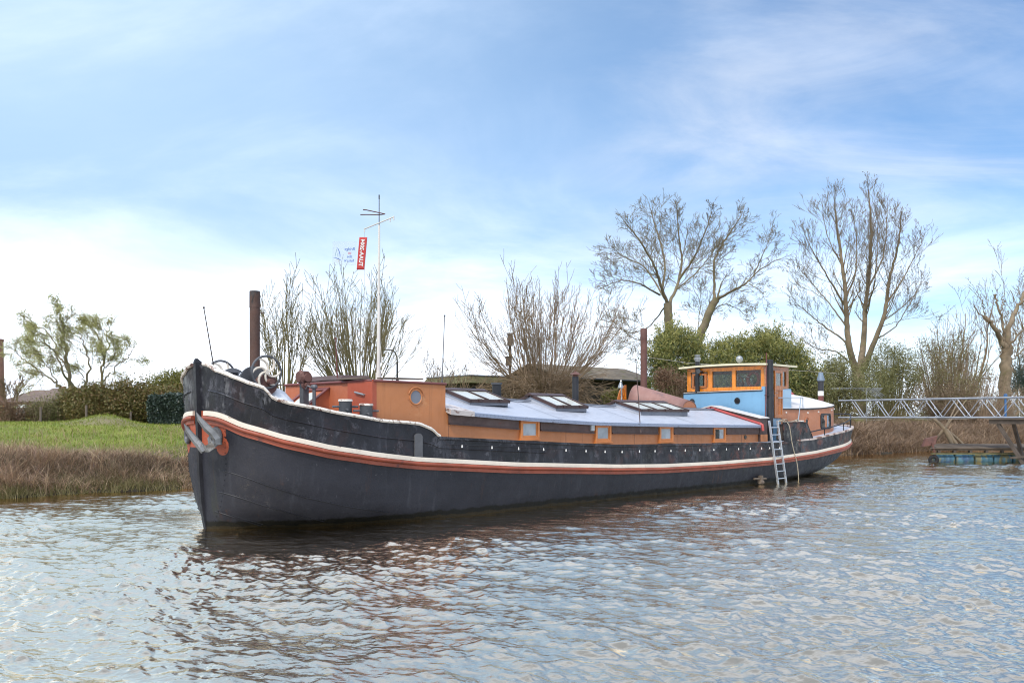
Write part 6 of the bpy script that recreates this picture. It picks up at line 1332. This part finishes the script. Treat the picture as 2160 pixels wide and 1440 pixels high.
# street lamp
x, y = bank_at(838, 12); z0 = gz(x, y); root = tag(empty('street_lamp', (x, y, z0)), 'dark lamp post with a curved arm and pale shade behind the white mast', 'street lamp'); k = y/1800
zt = CAM_H+(880-762)*k-z0; ztp = CAM_H+(880-738)*k-z0; wl_ = 42*k
mb = MB(); mb.lathe([(.09, -.2), (.09, zt*.70), (.055, zt*.71), (.05, zt)], (0, 0, 0), 12)
arm = [(0, 0, zt)]+[(-.32*wl_*(1-math.cos(a))*1.0, 0, zt+(ztp-zt)*math.sin(a)) for a in np.linspace(.2, math.pi/2, 8)]+[(-.55*wl_, 0, ztp+.02), (-.85*wl_, 0, ztp+.02)]
mb.tube(arm, .035, 8); mb.build('lamp_post', M['funnel'], root, True)
mb = MB(); mb.lathe([(.05, .12), (.13, .02), (.16, -.12), (.14, -.13)], (-.88*wl_, 0, ztp), 14); mb.build('lamp_hood', M['funnel'], root, True)
mb = MB(); mb.lathe([(.15, -.131), (.30, -.22), (.29, -.34), (.12, -.40), (0, -.40)], (-.88*wl_, 0, ztp), 14); mb.build('lamp_shade', M['lampglass'], root, True)
# brick chimney and house roofs, far left
d = 190.0; x = (-4-1080)/1800*d; ztop = CAM_H+165*d/1800; z0 = gz(x, d)-2
root = tag(empty('brick_chimney', (x, d, 0)), 'tall brick factory chimney at the left edge of the photo', 'chimney')
mb = MB(); mb.lathe([(1.35, z0), (1.05, ztop-.6)], (0, 0, 0), 20); mb.build('shaft', M['brick'], root, True)
mb = MB(); mb.lathe([(1.06, ztop-.59), (1.15, ztop-.45), (1.15, ztop), (.8, ztop)], (0, 0, 0), 20); mb.build('rim', M['brick'], root)
def house(px0, px1, d, ye, yr, label, hip=.25):
    x0_, x1_ = (px0-1080)/1800*d, (px1-1080)/1800*d; k = d/1800; z0 = gz((x0_+x1_)/2, d); root = tag(empty('house', ((x0_+x1_)/2, d, z0), R(8)), label, 'house', 'houses beyond the dike'); W_ = (x1_-x0_)/2; E_ = CAM_H+(880-ye)*k-z0; T_ = CAM_H+(880-yr)*k-z0
    mb = MB(); mb.box((-W_+.3, 0, -2), (W_-.3, 9, E_)); mb.build('wall', M['house_wall'], root)
    mb = MB(); h_ = W_*hip*2; mb.add([(-W_, -.4, E_-.1), (W_, -.4, E_-.1), (W_, 9.4, E_-.1), (-W_, 9.4, E_-.1), (-W_+h_, 4.5, T_), (W_-h_, 4.5, T_)], [(0, 1, 5, 4), (1, 2, 5), (2, 3, 4, 5), (3, 0, 4), (3, 2, 1, 0)]); rf = mb.build('roof', M['roof_tile'], root)
    for i in range(3): mb = MB(); xx = -W_*.6+i*W_*.6; mb.box((xx-.5, -.02, .4), (xx+.5, -.001, 1.4)); mb.build('window', M['dark_glass'], root)
    mb = MB(); mb.box((W_*.3, 4.2, T_-.4), (W_*.3+.6, 4.8, T_+.5)); mb.build('chimney', M['house_wall'], rf)
house(4, 150, 112, 846, 820, 'low house with a hipped tiled roof behind the willows on the left', .28)
house(70, 225, 120, 846, 816, 'second tiled house roof showing between the willow trunks', .12)
# a small digger half hidden in the scrub
x, y = bank_at(58, 17.5); z0 = gz(x, y)
root = tag(empty('digger', (x, y, z0), R(20)), 'small orange and white digger half hidden behind the bare scrub', 'digger'); root.scale = (.5, .5, .5)
mb = MB(); mb.box((-.1, -.5, .62), (.9, .5, 1.2)); mb.hexa([(-.1, -.5, 1.2), (.5, -.5, 1.2), (.5, .5, 1.2), (-.1, .5, 1.2), (0, -.45, 1.4), (.4, -.45, 1.4), (.4, .45, 1.4), (0, .45, 1.4)]); mb.build('engine_cover', M['digger'], root)
mb = MB(); mb.hexa([(-.95, -.5, .62), (-.11, -.5, .62), (-.11, .5, .62), (-.95, .5, .62), (-.8, -.45, 1.9), (-.15, -.45, 1.9), (-.15, .45, 1.9), (-.8, .45, 1.9)]); mb.build('cab', M['white'], root)
for sg in (-1, 1): mb = MB(); mb.prism([(-.9, sg*.55, .05), (.8, sg*.55, .05), (.95, sg*.55, .3), (.8, sg*.55, .55), (-.9, sg*.55, .55), (-1.05, sg*.55, .3)], (0, sg*.25, 0)); mb.build('track', M['tyre'], root)
mb = MB(); mb.bar((-.9, -.2, 1.0), (-1.9, -.2, 1.8), .14, .2); mb.bar((-1.9, -.2, 1.8), (-2.3, -.2, .7), .12, .16); mb.hexa([(-2.6, -.5, .35), (-2.1, -.5, .35), (-2.1, .1, .35), (-2.6, .1, .35), (-2.5, -.5, .8), (-2.2, -.5, .8), (-2.2, .1, .8), (-2.5, .1, .8)]); mb.build('digging_arm', M['digger'], root)
# mooring piles beside the barge
def pile(px, top, v, r, mat, label):
    rx = (px-1080)/1800.; c_, s_ = math.cos(BT), math.sin(BT); A = np.array([[rx, -c_], [1., -s_]]); d, X = np.linalg.solve(A, np.array([BO[0]-v*s_, BO[1]+v*c_])); x, y = rx*d, d; zt = CAM_H-(top-880)*d/1800
    mb = MB(); mb.lathe([(r, -2.0), (r, zt-.42), (r*1.06, zt-.42), (r*1.04, zt-.02), (r*.97, zt), (r*.8, zt-.01)], (0, 0, 0), 14); mb.tube([(r*.9, 0, zt-.55), (r+.12, -.02, zt-.55)], .012, 6)
    o = mb.build('mooring_pile', mat, None, True); o.location = (x, y, 0); tag(o, label, 'mooring pile', 'steel mooring piles beside the barge')
pile(537.5, 614, 2.75, .128, M['rust_pole'], 'rusty black steel mooring pile standing behind the bow handwheels'); pile(1358, 693, 2.75, .128, M['rust_red'], 'reddish rusty steel mooring pile left of the tall bamboo')
# ---- lattice gangway, its trestle and the drum raft, right
ga = Vector((20.0, 50.9, 0)); gb = Vector((26.3, 41.6, 0))
gdir = (gb-ga).normalized(); gb = ga+gdir*15.2; gn = Vector((-gdir.y, gdir.x, 0)); gl = 15.2; zb = CAM_H; ztp = CAM_H+1.0
root = tag(empty('gangway', (ga.x, ga.y, 0), math.atan2(gdir.y, gdir.x)), 'long grey-blue lattice gangway crossing from the bank behind the stern', 'gangway')
for yy in (-.42, .42):
    for z_, nm in ((zb, 'lower_chord'), (ztp, 'top_rail')): mb = MB(); mb.tube([(-.3, yy, z_), (gl, yy, z_)], .045, 8); mb.build(nm, M['gang_blue'], root)
    nb_ = 10; sw = gl/nb_; mb = MB(); off = 0 if yy > 0 else sw*.8
    for k in range(nb_):
        a = k*sw+off*.6
        if a+sw > gl: break
        mb.tube([(a, yy, ztp), (a+sw*.5, yy, zb)], .028, 6); mb.tube([(a+sw*.5, yy, zb), (a+sw, yy, ztp)], .020, 6)
    mb.build('lattice', M['gang_blue'], root)
mb = MB(); mb.box((-.3, -.40, zb-.04), (gl, .40, zb+.0)); mb.build('walkway', M['plank'], root)
mb = MB(); i_ = 8.85; mb.tube([(i_, .47, zb-.1), (i_, .47, ztp+.14)], .055, 8); mb.torus((i_, .47, ztp+.12), .07, .03, (0, 1, 0), 12, 6); mb.build('hanger', M['bright_blue'], root)
mb = MB(); mb.tube(smooth_path([(-.3, .5, zb-.06), (1.5, .5, zb-.14), (3.2, .5, zb-.05), (5.0, .5, zb-.12), (7.4, .5, zb-.05)]), .012, 4); mb.build('cable', M['cap_white'], root)
# trestle standing in the river
tx = ga+gdir*9.9
root = tag(empty('trestle', (tx.x, tx.y, 0), math.atan2(gdir.y, gdir.x)), 'dark timber trestle carrying the gangway above the drum raft', 'trestle')
mb = MB(); mb.box((-1.2, -.9, zb-.33), (3.4, -.68, zb-.10)); mb.box((-1.2, .68, zb-.33), (3.4, .9, zb-.10)); mb.build('beam', M['timber'], root)
mb = MB(); mb.box((-1.3, -1.0, zb-.098), (3.5, 1.0, zb-.05)); mb.build('deck_plate', M['plank'], root)
for a, b in (((-.8, -.78, zb-.33), (.9, -1.0, -.6)), ((1.0, -.78, zb-.33), (1.3, -.95, -.6)), ((-.8, .78, zb-.33), (-.2, .9, -.6)), ((1.3, .78, zb-.33), (1.5, .9, -.6)), ((2.9, -.78, zb-.33), (1.4, -1.1, -.6))): mb = MB(); mb.bar(a, b, .15, .15); mb.build('leg', M['timber'], root)
mb = MB(); mb.bar((-.1, -1.02, .3), (1.4, -1.05, .5), .1, .1); mb.build('brace', M['timber'], root)
# raft of painted drums
rxa = (1973-1080)/1800*43.9; rxb = (2150-1080)/1800*43.9
root = tag(empty('drum_raft', (rxa, 43.9, 0), R(0)), 'plank raft floating on a row of blue and yellow peeling drums at the right', 'raft'); Lr = rxb-rxa+.6
mb = MB(); mb.hexa([(-.2, .2, .60), (Lr, .2, .60), (Lr+1.7, 3.4, .72), (1.7, 3.4, .72), (-.2, .2, .68), (Lr, .2, .70), (Lr+1.7, 3.4, .80), (1.7, 3.4, .80)])
for k in range(8): sx_ = .55*.4*k; mb.hexa([(-.25+sx_, .02+.4*k, .705+.016*k), (Lr+sx_, .02+.4*k, .705+.016*k), (Lr+sx_+.19, .36+.4*k, .705+.016*k), (-.06+sx_, .36+.4*k, .705+.016*k), (-.25+sx_, .02+.4*k, .742+.016*k), (Lr+sx_, .02+.4*k, .742+.016*k), (Lr+sx_+.19, .36+.4*k, .742+.016*k), (-.06+sx_, .36+.4*k, .742+.016*k)])
mb.build('deck', M['plank'], root)
mb = MB(); mb.box((-.25, -.12, .40), (Lr, -.02, .47)); mb.build('edge_beam', M['green_wood'], root)
mb = MB()
for k in range(6): xx = .2+k*Lr/6; mb.box((xx, .1, .40), (xx+.12, .3, .60))
mb.build('bearers', M['timber'], root)
for row in (0, 1.6):
    for k in range(5):
        mb = MB(); x_ = .12+k*.98+row*.5; mb.lathe([(.0, x_), (.27, x_), (.29, x_+.015), (.29, x_+.29), (.305, x_+.31), (.29, x_+.33), (.29, x_+.58), (.305, x_+.60), (.29, x_+.62), (.29, x_+.87), (.27, x_+.885), (0, x_+.885)], (0, .28+row, .12), 20, 0, 'X'); mb.build('drum', M['drum'], root, True)
mb = MB(); mb.torus((-.10, -.02, .12), .17, .09, (.3, 1, 0), 20, 10); mb.build('tyre_fender', M['tyre'], root, True)
mb = MB(); mb.tube([(.05, .1, .3), (-.1, .12, 1.0)], .05, 6); mb.hexa([(-.5, .2, .8), (.1, .2, .9), (.1, .5, .9), (-.5, .5, .8), (-.35, .25, 1.2), (.25, .25, 1.35), (.25, .45, 1.35), (-.35, .45, 1.2)]); mb.build('raft_bracket', M['rust_red'], root)
# felled branches leaning on the raft
x, y = (1992-1080)/1800*47.5, 47.5
root = tag(empty('cut_branch', (x, y, .75)), 'freshly cut forked branch leaning on the raft beside the reeds', 'branch')
br = Branches(); 
for a, b, r in (((0, 0, .9), (-.55, .3, 1.55), .10), ((.02, 0, .9), (.55, -.3, 0), .12), ((0, 0, .9), (.30, -.3, 0), .13), ((.1, 0, .85), (.95, -.2, .05), .08), ((-.05, .05, .8), (1.6, .6, 2.6), .045), ((.0, .05, .8), (1.2, .6, 2.7), .045), ((0, 0, .9), (-.5, .1, .2), .09)): br.tube([a, (np.array(a)+np.array(b))/2+.03, b], [r, r*.9, r*.8], 8)
br.build('limbs', M['bark_poplar'], root)
mb = MB(); mb.lathe([(.10, 0), (.10, .02), (0, .02)], (-.56, .3, 1.56), 10); mb.lathe([(.14, 0), (.13, .03), (0, .03)], (.31, -.31, .0), 10); mb.build('cut_face', M['cut_wood'], root)
# telephone wires
mb = MB(); mb.tube([(3.0, 38, 5.4), (10.0, 48, 5.35), (22, 58, 5.3)], .008, 4); o = mb.build('washing_line', M['cap_white']); tag(o, 'thin pale line strung between the shed and the bamboo', 'line')
# folded rotary drier in front of the tallest tree
x, y = bank_at(1828, 5.5); z0 = gz(x, y); k = y/1800; root = tag(empty('rotary_drier', (x, y, z0)), 'pale wire drying frame standing on a pole in front of the tallest bare tree', 'drying frame'); zt = CAM_H+(880-818)*k-z0
br = Branches(); br.tube([(0, 0, 0), (0, 0, zt)], [.03, .03], 6); 
for a in range(5): br.tube([(-2.6+.0*a, .1*a, zt-.02*a), (1.2, .1*a, zt-.05*a)], [.015, .015], 4)
for a in range(9): xx = .1+.12*a; br.tube([(xx-.5, 0, zt-.1), (xx+.3, .05, zt-.75+.25*((a*7) % 3)/3)], [.022, .022], 4)
br.build('wires', M['galv'], root)
